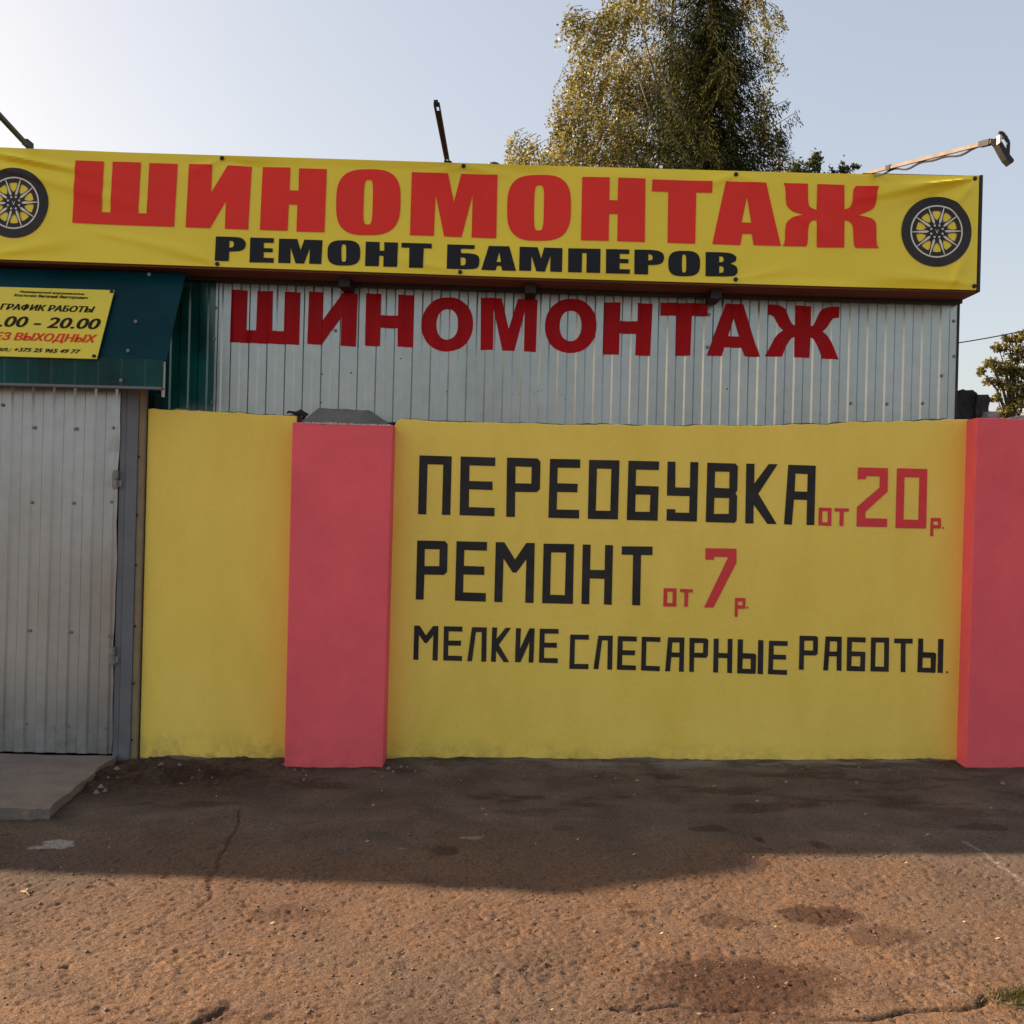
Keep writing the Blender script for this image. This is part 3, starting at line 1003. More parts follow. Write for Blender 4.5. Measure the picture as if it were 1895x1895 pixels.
scuts = prof_breaks(-3, 3.2, PITCH, PH, SLP)
szc = [2.0 + i * .12 for i in range(14)]
c4, c5, c6, S4 = (410, 520), (770, 530), (1170, 540), 4.7375
sid = [
    (c4, [[(90, 78), (228, 84), (218, 432), (307, 436), (320, 88), (453, 92), (447, 438), (548, 442), (556, 96), (692, 102), (680, 560), (75, 538)]]),
    (c4, [[(772, 96), (895, 100), (890, 350), (1062, 108), (1195, 116), (1178, 575), (1048, 570), (1055, 312), (880, 560), (755, 553)]]),
    (c4, [[(1270, 110), (1403, 117), (1398, 303), (1548, 306), (1552, 122), (1692, 127), (1682, 584), (1545, 578), (1545, 418), (1395, 412), (1390, 574), (1260, 568)]]),
    (c5, [superell(275, 335, 226, 238, 2.15, 48, .02), superell(275, 335, 95, 133, 2.2, 36, .02)]),
    (c5, [[(568, 100), (752, 106), (812, 375), (893, 112), (1066, 118), (1050, 577), (945, 573), (952, 228), (862, 568), (757, 566), (681, 210), (675, 560), (565, 560)]]),
    (c5, [superell(1355, 348, 226, 238, 2.15, 48, .02), superell(1354, 348, 95, 133, 2.2, 36, .02)]),
    (c6, [[(-240, 93), (-103, 96), (-108, 258), (45, 262), (48, 101), (177, 106), (155, 563), (25, 558), (33, 372), (-112, 366), (-118, 553), (-258, 548)]]),
    (c6, [[(248, 96), (658, 105), (657, 217), (520, 213), (505, 562), (375, 560), (382, 212), (247, 208)]]),
    (c6, [[(817, 107), (968, 110), (1115, 572), (985, 568), (955, 492), (805, 488), (782, 562), (650, 562)], [(890, 232), (937, 393), (837, 391)]]),
    (c6, [smooth_poly([(1184, 112), (1250, 113), (1300, 125), (1345, 160), (1375, 235), (1400, 285), (1422, 298), (1427, 123), (1568, 128), (1563, 303), (1585, 296), (1610, 240), (1645, 165), (1690, 140), (1740, 132), (1813, 135), (1808, 232),
           (1765, 235), (1745, 245), (1710, 310), (1668, 350), (1710, 385), (1740, 440), (1803, 597), (1660, 587), (1620, 480), (1580, 410), (1560, 403), (1552, 580), (1415, 578), (1417, 398), (1390, 410), (1340, 490), (1308, 572),
           (1155, 568), (1200, 500), (1255, 385), (1318, 342), (1275, 300), (1245, 225), (1215, 205), (1182, 200)])]),
]
for off, lps in sid:
    print_mesh("film_letter", px_loops([T(off, S4, lp) for lp in lps], YS), M['film_red'], WS, sid_y, scuts, szc)
    WS.children[-1].data.polygons.foreach_set("use_smooth", [False] * len(WS.children[-1].data.polygons))


# screws
def screw_mesh(name, r=.0095, h=.007):
    m = MB()
    m.tube([(0, 0, 0), (0, -h * .35, 0)], r * 1.25, 10)
    m.tube([(0, -h * .35, 0), (0, -h, 0)], r * .75, 6)
    o = m.build(name, M['screw'], None, org=(0, 0, 0))
    return o


def screws(name, pts, Y, parent, r=.0095, h=.007, m=None, yf=None):
    first = None
    for (px, py) in pts:
        p = P(px, py, Y)
        if yf: p.y = yf(p.x, p.z)
        if first is None:
            o = screw_mesh(name, r, h)
            if m: o.data.materials[0] = m
            o.parent = parent
            ORG[o.name] = p
            o.location = p - ORG[parent.name]
            first = o
        else:
            copy_obj(first, parent, p)


screws("screw", [(555, 528), (623, 529.5), (794, 535), (880, 537), (1004, 541), (1138, 545), (1205.5, 547), (1276, 547), (1346, 548.4), (1414, 550), (1480, 549), (1549, 554), (1614, 555), (1680, 557), (1720, 558),
                 (621, 612), (1311, 583), (1308.7, 643), (1764.3, 594.6), (1765, 659.5), (399.4, 570), (397, 627), (394, 745), (1741, 696), (1706, 747), (1640, 748), (1573, 747)], YS, WS,
       yf=lambda x, z: YS - prof(x, PITCH, PH, SLP, DEP) - .003)

dents = [(597, 693), (650, 690), (742, 664), (827, 725), (950, 730), (961, 731), (990, 729), (996, 725), (1002, 723), (1045, 740), (1508, 766), (1543, 764), (1545, 744), (1452, 762), (1519, 768), (595, 745), (893, 600), (1345, 720)]
screws("bullet_dent", dents, YS, WS, .0042, .0012, M['frame'], yf=lambda x, z: YS - prof(x, PITCH, PH, SLP, DEP) - .0035)

# ================================================================== THE BANNER SIGN
top = [(-60, 271), (0, 273), (240, 282.6), (480, 290), (700, 297), (950, 305), (1250, 313.5), (1500, 320.5), (1809, 326)]
bot = [(-60, 478), (0, 480), (450, 495.5), (950, 513), (1550, 530.5), (1809, 537)]
xL, xR = P(-58, 375, YB).x, P(1809, 430, YB).x
tz = lambda x: np.interp(x, [P(a, b_, YB).x for a, b_ in top], [P(a, b_, YB).z for a, b_ in top])
bz = lambda x: np.interp(x, [P(a, b_, YB).x for a, b_ in bot], [P(a, b_, YB).z for a, b_ in bot])
BS = empty("banner_sign", ((xL + xR) / 2, YS - .16, 2.9), "long yellow banner stretched over a shallow roof-edge box with big red lettering", "sign")
creases = []
for a, b_, amp, wd in [((0, 285), (260, 345), .010, 9), ((0, 297), (230, 335), -.008, 7), ((0, 310), (330, 400), .006, 14), ((180, 430), (420, 480), .004, 12), ((0, 470), (160, 440), .005, 14),
                       ((1800, 330), (1560, 372), .010, 8), ((1800, 332), (1600, 350), .008, 6), ((1798, 336), (1640, 400), -.007, 9), ((1800, 340), (1720, 430), .006, 12), ((1760, 530), (1795, 440), .007, 12),
                       ((1795, 528), (1600, 500), .004, 12), ((411, 293), (330, 330), .004, 9), ((411, 293), (520, 322), -.004, 9), ((858, 308), (780, 322), .003, 8), ((858, 308), (980, 330), .004, 9), ((1361, 323), (1290, 350), .004, 9),
                       ((1361, 323), (1440, 350), .003, 9), ((1361, 517), (1500, 490), .003, 10), ((852, 504), (700, 470), .003, 10), ((403, 489), (300, 455), .004, 12), ((1480, 400), (1580, 470), .004, 16), ((60, 340), (110, 470), .004, 18)]:
    creases.append((P(*a, YB), P(*b_, YB), amp, wd / F * YB))


def ban_y(x, z):
    wv = (vnoise(np.array([x * 1.6]), np.array([z * 2.1]), 5)[0] - .5) * .022 + (vnoise(np.array([x * 5.0]), np.array([z * 3.5 + x * 2]), 6)[0] - .5) * .006
    for a, b_, amp, wd in creases:
        dx, dz = b_.x - a.x, b_.z - a.z
        L2 = dx * dx + dz * dz
        t = ((x - a.x) * dx + (z - a.z) * dz) / L2
        if -.1 < t < 1.1:
            d = abs((x - a.x) * dz - (z - a.z) * dx) / math.sqrt(L2)
            w2 = wd * (.45 + .9 * t)
            fade = max(0, min(1, (t + .1) * 5)) * max(0, min(1, (1.1 - t) * 1.6))
            if d < 3 * w2: wv += 1.9 * amp * math.exp(-(d / w2) ** 2) * fade
    e = min(1, (tz(x) - z) / .05, (z - bz(x)) / .05, (xR - x) / .05)
    return YB - .004 - wv * max(0, e) * .9


NXB, NZB = 560, 64
v, f = [], []
bxs = np.linspace(xL, xR, NXB)
for j in range(NZB):
    for x in bxs:
        z = bz(x) + (tz(x) - bz(x)) * j / (NZB - 1)
        v.append((x, ban_y(x, z), z))
for j in range(NZB - 1):
    for i in range(NXB - 1):
        a = j * NXB + i
        f.append((a, a + 1, a + NXB + 1, a + NXB))
# edges folded back over the frame
n0 = len(v)
for i in range(NXB): v.append((v[i][0], YB + .035, v[i][2] + .001))
for i in range(NXB - 1): f.append((i + 1, i, n0 + i, n0 + i + 1))
n0 = len(v)
tt = (NZB - 1) * NXB
for i in range(NXB): v.append((v[tt + i][0], YB + .035, v[tt + i][2]))
for i in range(NXB - 1): f.append((tt + i, tt + i + 1, n0 + i + 1, n0 + i))
BAN = obj("banner_sheet", v, f, M['vinyl'], BS, smooth=True)
BAN.data.set_sharp_from_angle(angle=R(40))
lx = list(np.arange(xL, xR, .022))
lz = list(np.arange(2.6, 3.8, .022))
by = lambda x, z: ban_y(x, z) - .0035


def bl(loops, m='vinyl_red', parent=None, name="printed_letter", dy=0.0):
    return print_mesh(name, px_loops(loops, YB), M[m], parent or BAN, (lambda x, z: by(x, z) - dy), lx, lz)


o1, o2, o7, o5 = (0, 180), (450, 150), (950, 280), (1500, 180)
s1, s2, s7, s5 = 3.948, 3.79, 3.1583, 3.0557
bl([T(o1, s1, [(555, 463), (762, 470), (742, 838), (805, 840), (825, 472), (1032, 478), (1010, 848), (1072, 850), (1093, 482), (1300, 488), (1275, 948), (530, 918)])])
bl([T(o1, s1, [(1383, 488), (1552, 494), (1545, 698), (1665, 498), (1840, 505), (1815, 968), (1645, 962), (1652, 760), (1538, 958), (1358, 952)])])
bl([T(o2, s2, [(137, 602), (332, 607), (325, 766), (388, 768), (392, 612), (587, 618), (570, 1060), (373, 1055), (380, 867), (320, 865), (312, 1050), (118, 1045)])])
bl([T(o2, s2, superell(878, 849, 226, 231, 3.0, 56, .02)), T(o2, s2, superell(877, 849, 32, 157, 4, 28, .03))])
bl([T(o2, s2, [(1183, 638), (1437, 647), (1478, 850), (1530, 650), (1784, 658), (1775, 1103), (1602, 1097), (1610, 800), (1532, 1095), (1410, 1090), (1350, 797), (1338, 1087), (1170, 1082)])])
bl([superell(997.5, 384.5, 59, 61, 3.0, 56, .01), superell(997.5, 384.5, 9, 42, 4, 28, .02)])
bl([T(o7, s7, [(402, 153), (562, 156), (560, 288), (608, 290), (612, 158), (771, 163), (767, 533), (606, 528), (609, 370), (559, 369), (556, 526), (394, 522)])])
bl([T(o7, s7, [(811, 168), (1162, 177), (1160, 245), (1068, 243), (1062, 541), (900, 537), (904, 240), (808, 237)])])
bl([T(o7, s7, [(1241, 178), (1476, 185), (1565, 552), (1404, 549), (1394, 483), (1338, 482), (1327, 548), (1162, 543)]), T(o7, s7, [(1365, 265), (1390, 417), (1334, 416)])])
bl([smooth_poly([(1449.7, 339.2), (1494.7, 340.2), (1495.3, 375), (1499, 384), (1511, 388.6), (1512, 341.1), (1562.2, 342.6), (1562.2, 387.8), (1572, 385), (1576.9, 376.4), (1578, 352), (1583.4, 344.6), (1625.3, 345.3), (1621.7, 353.4), (1620.4, 376.4),
     (1617, 385), (1608, 391), (1588.4, 398.6), (1608, 402.5), (1618, 408), (1621.1, 417), (1621.1, 451.6), (1625.3, 459.8), (1583.4, 459.1), (1579.5, 453.3), (1578.5, 418.9), (1572, 409.7), (1562.8, 407.4), (1562.2, 458.2),
     (1511.8, 457.5), (1511, 406.7), (1501, 409.2), (1495.3, 417.7), (1495.3, 451), (1491.5, 455.7), (1448.7, 455.1), (1452.9, 447.8), (1453.5, 416.2), (1459.8, 406.7), (1469.3, 400.3), (1486.7, 397.2), (1469.3, 392.4), (1458.2, 384.5), (1454.1, 375), (1453.5, 348)])])
i1, i2, i3 = (390, 420), (690, 430), (960, 440)
q1, q3 = 6.113, 4.512
K = 'vinyl_black'
bl([T(i1, q1, smooth_poly([(62, 110), (290, 115), (360, 128), (398, 170), (398, 220), (375, 258), (320, 277), (212, 280), (205, 388), (48, 385)])), T(i1, q1, [(215, 158), (250, 162), (265, 180), (262, 215), (245, 233), (212, 236)])], K)
bl([T(i1, q1, [(450, 122), (716, 128), (714, 182), (602, 180), (602, 240), (703, 243), (702, 288), (602, 286), (600, 350), (716, 354), (713, 407), (440, 402)])], K)
bl([T(i1, q1, [(775, 133), (980, 137), (1017, 265), (1060, 143), (1265, 150), (1252, 422), (1115, 418), (1123, 240), (1058, 416), (962, 414), (905, 232), (903, 412), (765, 408)])], K)
bl([T(i1, q1, superell(1507, 294, 185, 144, 3, 48)), T(i1, q1, superell(1506, 295, 27, 100, 4, 24))], K)
bl([T(i2, q1, [(-79, 104), (77, 110), (77, 208), (130, 210), (130, 112), (286, 118), (276, 393), (120, 390), (122, 268), (73, 266), (68, 385), (-88, 382)])], K)
bl([T(i2, q1, [(325, 120), (668, 130), (667, 185), (577, 182), (568, 405), (410, 403), (415, 176), (324, 174)])], K)
bl([T(i2, q1, smooth_poly([(843, 137), (1153, 146), (1150, 190), (995, 187), (998, 236), (1100, 238), (1180, 255), (1207, 290), (1203, 380), (1180, 408), (1120, 420), (837, 415)])), T(i2, q1, [(993, 283), (1035, 286), (1052, 305), (1050, 360), (1030, 376), (993, 375)])], K)
bl([T(i2, q1, [(1312, 153), (1543, 158), (1620, 438), (1465, 435), (1450, 382), (1405, 381), (1388, 433), (1228, 427)]), T(i2, q1, [(1432, 222), (1450, 337), (1398, 336)])], K)
bl([T(i3, q3, [(8, 75), (158, 80), (187, 175), (213, 82), (365, 88), (360, 288), (262, 284), (265, 150), (218, 285), (147, 281), (106, 150), (103, 278), (3, 276)])], K)
bl([T(i3, q3, [(413, 90), (682, 97), (678, 297), (564, 294), (566, 132), (529, 130), (525, 292), (411, 290)])], K)
bl([T(i3, q3, [(728, 98), (922, 102), (921, 140), (842, 138), (841, 180), (915, 182), (914, 217), (841, 215), (840, 265), (927, 267), (925, 304), (726, 300)])], K)
bl([T(i3, q3, smooth_poly([(965, 102), (1130, 105), (1185, 118), (1211, 145), (1212, 185), (1195, 215), (1150, 230), (1080, 230), (1078, 309), (963, 306)])), T(i3, q3, [(1080, 140), (1108, 145), (1117, 165), (1112, 188), (1080, 193)])], K)
bl([T(i3, q3, superell(1380, 217, 133, 106, 3, 48)), T(i3, q3, superell(1379, 217, 18, 75, 4, 24))], K)
bl([T(i3, q3, smooth_poly([(1560, 120), (1730, 123), (1790, 135), (1818, 162), (1812, 195), (1768, 217), (1815, 235), (1828, 265), (1825, 300), (1790, 325), (1558, 322)])), T(i3, q3, [(1673, 155), (1702, 158), (1712, 180), (1705, 202), (1673, 206)]), T(i3, q3, [(1673, 237), (1702, 240), (1712, 262), (1706, 290), (1673, 295)])], K)


def wheel_print(cx, cy, R_):
    def circ(r, n=56): return superell(cx, cy, r * R_, r * R_, 2, n)
    wb = bl([circ(1.0), circ(.73)], 'print_tyre', BS, "wheel_picture")
    k = dict(parent=wb)
    bl([circ(.745), circ(.705)], 'print_silver', wb, "printed_rim_edge", .0008)
    bl([circ(.706), circ(.585)], 'print_tyre', wb, "printed_rim")
    bl([circ(.30, 32)], 'print_tyre', wb, "printed_hub")
    for i in range(10):
        a = R(18 + 36 * i - 90 - 1)
        ca, sa = math.cos(a), math.sin(a)

        def pt(r, t): return (cx + (r * ca - t * sa) * R_, cy + (r * sa + t * ca) * R_)
        bl([[pt(.26, -.115), pt(.38, -.055), pt(.50, -.045), pt(.60, -.075), pt(.60, .075), pt(.50, .045), pt(.38, .055), pt(.26, .115)]], 'print_tyre', wb, "printed_spoke", .0006)
        bl([[pt(.23, -.012), pt(.30, -.036), pt(.40, -.03), pt(.70, -.010), pt(.70, .010), pt(.40, .03), pt(.30, .036), pt(.23, .012)]], 'print_silver', wb, "printed_spoke", .0014)
    for i in range(8):
        a = R(22.5 + 45 * i)
        bl([superell(cx + math.cos(a) * .175 * R_, cy + math.sin(a) * .175 * R_, .03 * R_, .03 * R_, 2, 10)], 'print_silver', wb, "printed_wheel_nut", .0014)
    bl([[(cx - .045 * R_, cy - .05 * R_), (cx - .03 * R_, cy - .05 * R_), (cx, cy + .03 * R_), (cx + .03 * R_, cy - .05 * R_), (cx + .045 * R_, cy - .05 * R_), (cx + .006 * R_, cy + .06 * R_), (cx - .006 * R_, cy + .06 * R_)]], 'print_silver', wb, "printed_hub_mark", .0014)


wheel_print(1731.6, 429.5, 65)
wheel_print(26.6, 376.3, 64.5)

# box behind the banner
zb_r, zt_r = bz(xR), tz(xR)
fr = MB()
n = 24
xe = xR + .022
seg = list(np.linspace(xL, xe, n))
v, f = [], []
for x in seg:
    xc = min(x, xR)
    v += [(x, YB + .0, bz(xc) - .010), (x, YB + .0, tz(xc) + .004), (x, YS - .02, tz(xc) + .004), (x, YS - .02, bz(xc) - .010)]
# shell of the box set behind the banner, open at the front
for i in range(n - 1):
    a, b_ = i * 4, i * 4 + 4
    f += [(a + 1, b_ + 1, b_ + 2, a + 2)]
    f += [(a + 2, b_ + 2, b_ + 3, a + 3)]
f += [(n * 4 - 4, n * 4 - 3, n * 4 - 2, n * 4 - 1), (0, 3, 2, 1)]
vv = [(x, y + .012 if k_ % 4 in (0, 1) and k_ < 4 * (n - 1) else y, z) for k_, (x, y, z) in enumerate(v)]
obj("box_shell", vv, f, M['frame'], BS)
MB().box(xR + .004, xe + .001, YB - .006, YB + .02, zb_r - .011, zt_r + .006).build("end_profile", M['frame'], BS)
# under side boards
u = MB()
segs = list(np.linspace(xL, xe, 16))
for x0_, x1_ in zip(segs[:-1], segs[1:]):
    a, c_ = bz(min(x0_, xR)) - .004, bz(min(x1_, xR)) - .004
    u.add([(x0_, YB + .012, a - .008), (x1_, YB + .012, c_ - .008), (x1_, YS - .085, c_ - .008), (x0_, YS - .085, a - .008), (x0_, YB + .012, a), (x1_, YB + .012, c_), (x1_, YS - .085, c_), (x0_, YS - .085, a)],
          [(0, 3, 2, 1), (4, 5, 6, 7), (0, 1, 5, 4), (2, 3, 7, 6)])
u.build("soffit_board", M['soffit'], BS)
u = MB()
for x0_, x1_ in zip(segs[:-1], segs[1:]):
    a, c_ = bz(min(x0_, xR)) - .012, bz(min(x1_, xR)) - .012
    u.add([(x0_, YS - .08, a - .02), (x1_, YS - .08, c_ - .02), (x1_, YS - .022, c_ - .02), (x0_, YS - .022, a - .02), (x0_, YS - .08, a + .02), (x1_, YS - .08, c_ + .02), (x1_, YS - .022, c_ + .02), (x0_, YS - .022, a + .02)],
          [(0, 3, 2, 1), (4, 5, 6, 7), (0, 1, 5, 4), (2, 3, 7, 6)])
u.build("rear_gap_strip", M['frame'], BS)  # near-black strip standing in for the shaded gap behind the board
for pxx in (647, 981, 1314):
    x = P(pxx, 540, YS).x
    zz = bz(x) - .045
    MB().box(x - .034, x + .034, YB + .10, YS - .024, zz - .028, zz + .030).build("bracket_tube", M['frame'], BS)
screws("banner_bolt", [(411.6, 293.5), (858, 308), (1361.6, 323.4), (1803, 331), (402.7, 489), (851.8, 504), (1361, 517.5), (1802, 530)], YB, BS, .011, .010, M['frame'], yf=lambda x, z: YB - .008)
# coping line on top of box at the right
MB().box(P(1600, 320, YB).x, P(1790, 325, YB).x, YB + .04, YB + .07, zt_r - .012, zt_r + .016).build("top_rail", M['arm'], BS)

# ================================================================== FLOODLIGHT ARMS


def arm_tube(e, pts, w_, m='arm', name="arm_tube"):
    mb = MB()
    for a, b_ in zip(pts[:-1], pts[1:]): mb.bar(a, b_, w_)
    return mb.build(name, M[m], e)


a0, a1 = P(1603, 321, 6.5), P(1836, 262, 4.95)
FA = empty("floodlight_arm", a0, "pale steel arm with a black floodlight reaching out over the right end of the banner", "floodlight")
arm_tube(FA, [a0, a1], .018)
c0, c1 = P(1615, 322.5, 6.43), P(1818, 269, 5.05)
cable = [c0.lerp(c1, t) + Vector((0, 0, -.012 - .012 * math.sin(t * 21) * math.sin(t * 5))) for t in np.linspace(0, 1, 26)]
MB().tube(cable, .006, 6).build("cable", M['wire'], FA)
for t in (.21, .93):
    p = a0.lerp(a1, t)
    q_ = a0.lerp(a1, t + (.04 if t < .5 else .065))
    MB().bar(p, q_, .028).build("clamp", M['frame'], FA)
Yl = 4.9


def slab(e, name, pxs, Y, th, m):
    pts = [P(x, y, Y) for x, y in pxs]
    v, f = extrude_front([(p.x, p.z) for p in pts], Y - th / 2, Y + th / 2)
    return obj(name, v, f, M[m], e)


slab(FA, "lamp_head", [(1836, 261), (1842, 256), (1850, 266), (1862, 286), (1872, 299), (1871, 303), (1867, 306), (1858, 297), (1851, 285), (1843, 270)], Yl, .05, 'frame')
slab(FA, "driver_box", [(1847, 251), (1851, 251), (1851, 264), (1847, 266)], Yl - .04, .03, 'white_plastic')
arm_tube(FA, [P(1848, 246, Yl), P(1855, 246, Yl), P(1866, 263, Yl), P(1865, 290, Yl)], .013, 'frame', "yoke")
arm_tube(FA, [P(1852, 256, Yl), P(1864, 253, Yl)], .010, 'arm', "yoke_bolt")

m0_, m1_ = P(828, 301, 6.5), P(807.5, 192, 5.0)
FB = empty("floodlight_arm", m0_, "dark perforated steel arm rising above the middle of the banner without a lamp", "floodlight arm")
d = (m1_ - m0_)
side = Vector((1, 0, .02)).normalized()
mb = MB()
mb.bar(m0_ - side * .009, m1_ - side * .009, .010, .014)
mb.bar(m0_ + side * .013, m1_ + side * .013, .006, .014)
nr = 44
for i in range(nr + 1):
    t = i / nr
    if .90 < t < .97 or .03 < t < .07: continue
    p = m0_ + d * t
    mb.bar(p - side * .012, p + side * .014, .014, .006, up=d.normalized())
mb.build("perforated_strip", M['frame'], FB)
mb = MB()
e1 = P(806.5, 186, 4.95)
mb.bar(m1_ - side * .008, e1 - side * .008, .004, .006)
mb.bar(m1_ + side * .008, e1 + side * .008, .004, .006)
mb.bar(e1 - side * .010, e1 + side * .010, .006, .006, up=d.normalized())
mb.bar(m1_.lerp(e1, .5) - side * .010, m1_.lerp(e1, .5) + side * .010, .006, .006, up=d.normalized())
mb.build("end_clip", M['frame'], FB)
MB().bar(P(822, 301, 6.46), P(836, 302, 6.46), .03, .02).build("foot_plate", M['frame'], FB)

l0, l1 = P(57, 276, 6.5), P(-60, 150, 5.4)
FC = empty("floodlight_arm", l0, "dark steel arm leaning out above the left wheel picture of the banner", "floodlight arm")
arm_tube(FC, [l0, l1], .024, 'frame')
MB().bar(P(46, 262, 6.4), P(57, 271, 6.5), .036).build("clamp", M['frame'], FC)
# small vent dome on the roof edge
dm = MB()
for i in range(5):
    a0_, a1_ = i * 18, (i + 1) * 18
c_ = P(914, 306, 6.62)
dm.tube([c_ + Vector((0, 0, -.02)), c_ + Vector((0, 0, .005)), c_ + Vector((0, 0, .014)), c_ + Vector((0, 0, .018))], [.045, .042, .028, .008], 14)
MB_o = dm.build("vent_cap", M['frame'], None)
tag(MB_o, "small dark vent cap just showing over the banner right of the middle arm", "vent cap")

# ================================================================== CANOPY OVER THE GATE
pt_, pb_ = P(343, 507, 6.46), P(306, 667, 6.14)
dirv = (pt_ - pb_)
cn = Vector((0, -dirv.z, dirv.y)).normalized()
if cn.y > 0: cn = -cn
CP0 = Vector((0, pb_.y, pb_.z))


def CPt(px, py, off=0.0): return on_plane(px, py, CP0 + cn * off, cn)


CAN = empty("green_canopy", (-3.0, YW, 2.3), "dark green sheet metal canopy sloping over the gate", "canopy")
tl_, tr_, br_, bl_ = CPt(-420, 478), CPt(344, 505), CPt(306, 667), CPt(-420, 655)
# keep the left end straight
tl_ = Vector((-4.3, tr_.y, tr_.z))
bl_ = Vector((-4.3, br_.y, br_.z))
NXc, NYc = 60, 14
v, f = [], []
for j in range(NYc + 1):
    for i in range(NXc + 1):
        s, t = i / NXc, j / NYc
        a = bl_.lerp(br_, s).lerp(tl_.lerp(tr_, s), t)
        dnt = (vnoise(np.array([a.x * 3]), np.array([a.z * 4]), 9)[0] - .5) * .012 * math.sin(math.pi * min(1, t * 1.2 + .05))
        v.append(a + cn * dnt)
n1 = NXc + 1
for j in range(NYc):
    for i in range(NXc): f.append((j * n1 + i, j * n1 + i + 1, (j + 1) * n1 + i + 1, (j + 1) * n1 + i))
nv = len(v)
v += [p - cn * .012 for p in v]
f += [tuple(i + nv for i in q_[::-1]) for q_ in f]
for i in range(NXc): f.append((i + 1, i, i + nv, i + nv + 1))
for j in range(NYc):
    a = j * n1 + NXc
    f.append((a, a + n1, a + n1 + nv, a + nv))
obj("sloping_sheet", v, f, M['green'], CAN, smooth=True).data.set_sharp_from_angle(angle=R(35))
vb = P(296, 715, 6.12).z
vs_ = br_ + Vector((0, -.006, 0))
vl = MB()
yv = br_.y - .004
xx0 = -4.3
ribs = list(np.arange(-4.3, br_.x - .02, .128))
# valance: lightly ribbed sheet bent down
pts = []
x = xx0
i = 0
bx = sorted(set([xx0, br_.x - .012] + prof_breaks(xx0, br_.x - .012, .14, .02, .012)))
v, f = [], []
for x in bx:
    y = yv - prof(x, .14, .02, .012, .0035)
    v += [(x, y, br_.z + .004), (x, y + .004, vb)]
for i in range(len(bx) - 1): f.append((2 * i, 2 * i + 1, 2 * i + 3, 2 * i + 2))
nv = len(v)
v += [(a, b_ + .004, c_) for a, b_, c_ in v]
f += [tuple(q2 + nv for q2 in q_[::-1]) for q_ in f]
obj("valance", v, f, M['valance'], CAN)
MB().box(-4.3, P(302, 713, yv).x - .01, yv - .004, yv + .05, vb - .016, vb - .001).build("edge_angle", M['steel_blue'], CAN)
# side cheek of the canopy, hanging sheet and support post behind it
MB().box(P(303, 700, 6.3).x - .004, P(303, 700, 6.3).x + .006, 6.28, 6.31, P(303, 735, 6.3).z, P(303, 655, 6.3).z).build("white_edge_strip", M['white_plastic'], CAN)
MB().box(P(262, 700, 6.45).x, P(288, 700, 6.45).x, 6.44, 6.46, P(275, 733, 6.45).z, P(275, 700, 6.45).z).build("inner_sheet", M['green'], CAN)
MB().box(P(276, 700, 6.62).x, P(295, 700, 6.62).x, 6.55, 6.67, P(275, 768, 6.62).z, P(275, 728, 6.62).z).build("beam_end", M['frame'], CAN)
first = None
for (px, py) in [(276, 508), (251, 595), (237, 649)]:
    p = CPt(px, py, .008)
    if first is None:
        o = screw_mesh("canopy_screw", .009, .008)
        o.parent = CAN
        ORG[o.name] = p
        o.location = p - ORG[CAN.name]
        first = o
    else: copy_obj(first, CAN, p)
copy_obj(first, CAN, P(224, 704, yv - .006))

# opening-hours plate lying on the canopy
SG0 = CPt(100, 600, .022)
HS = empty("opening_hours_sign", SG0, "yellow opening hours plate screwed to the green canopy", "sign")
q4 = [CPt(-46, 529.5, .022), CPt(211.5, 537, .022), CPt(179, 664, .022), CPt(-73, 657, .022)]
q4b = [p - cn * .006 for p in q4]
obj("plate", q4 + q4b, [(0, 1, 2, 3), (7, 6, 5, 4)] + [(i, (i + 1) % 4, (i + 1) % 4 + 4, i + 4) for i in range(4)], M['sign_yellow'], HS)


def text_line(txt, BL, BR, TL, TR, m, bold=.012, shear=.18, ref=None, strike=True):
    """BL..TR in zoomed crop px (scale 7.896, offset 0,520): baseline and cap line corners"""
    def mk(t):
        cu = bpy.data.curves.new("text", 'FONT')
        cu.body = t
        cu.shear = shear
        cu.offset = .004
        cu.resolution_u = 3
        to = bpy.data.objects.new("text", cu)
        C.objects.link(to)
        bpy.context.view_layer.update()
        dg = bpy.context.evaluated_depsgraph_get()
        me_ = bpy.data.meshes.new_from_object(to.evaluated_get(dg))
        bpy.data.objects.remove(to)
        return me_
    me_ = mk(txt)
    h = mk("Н")
    ch = max(v_.co.y for v_ in h.vertices)
    if not me_.vertices: return
    x0_ = min(v_.co.x for v_ in me_.vertices)
    x1_ = max(v_.co.x for v_ in me_.vertices)
    for v_ in me_.vertices:
        s, t = (v_.co.x - x0_) / (x1_ - x0_), 1 - v_.co.y / ch
        x, y = bil((TL, TR, BL, BR), s, t)
        v_.co = CPt(x / 7.896, 520 + y / 7.896, .0235) - ORG[HS.name]
    me_.materials.clear()
    me_.materials.append(m)
    if strike:                                 # heavier strokes: repeat the outline a hair to each side
        bm = bmesh.new()
        bm.from_mesh(me_)
        g0 = bm.verts[:] + bm.edges[:] + bm.faces[:]
        px_m = 6.2 / F
        for k_, dx_ in enumerate((-1, 1, -.5, .5)):
            d_ = bmesh.ops.duplicate(bm, geom=g0)
            bmesh.ops.translate(bm, verts=[g_ for g_ in d_["geom"] if isinstance(g_, bmesh.types.BMVert)], vec=Vector((dx_ * bold * 34 * px_m, 0, 0)) + cn * (.0003 * (k_ + 1)))
        bm.to_mesh(me_)
        bm.free()
    link("printed_line", me_, m, HS)


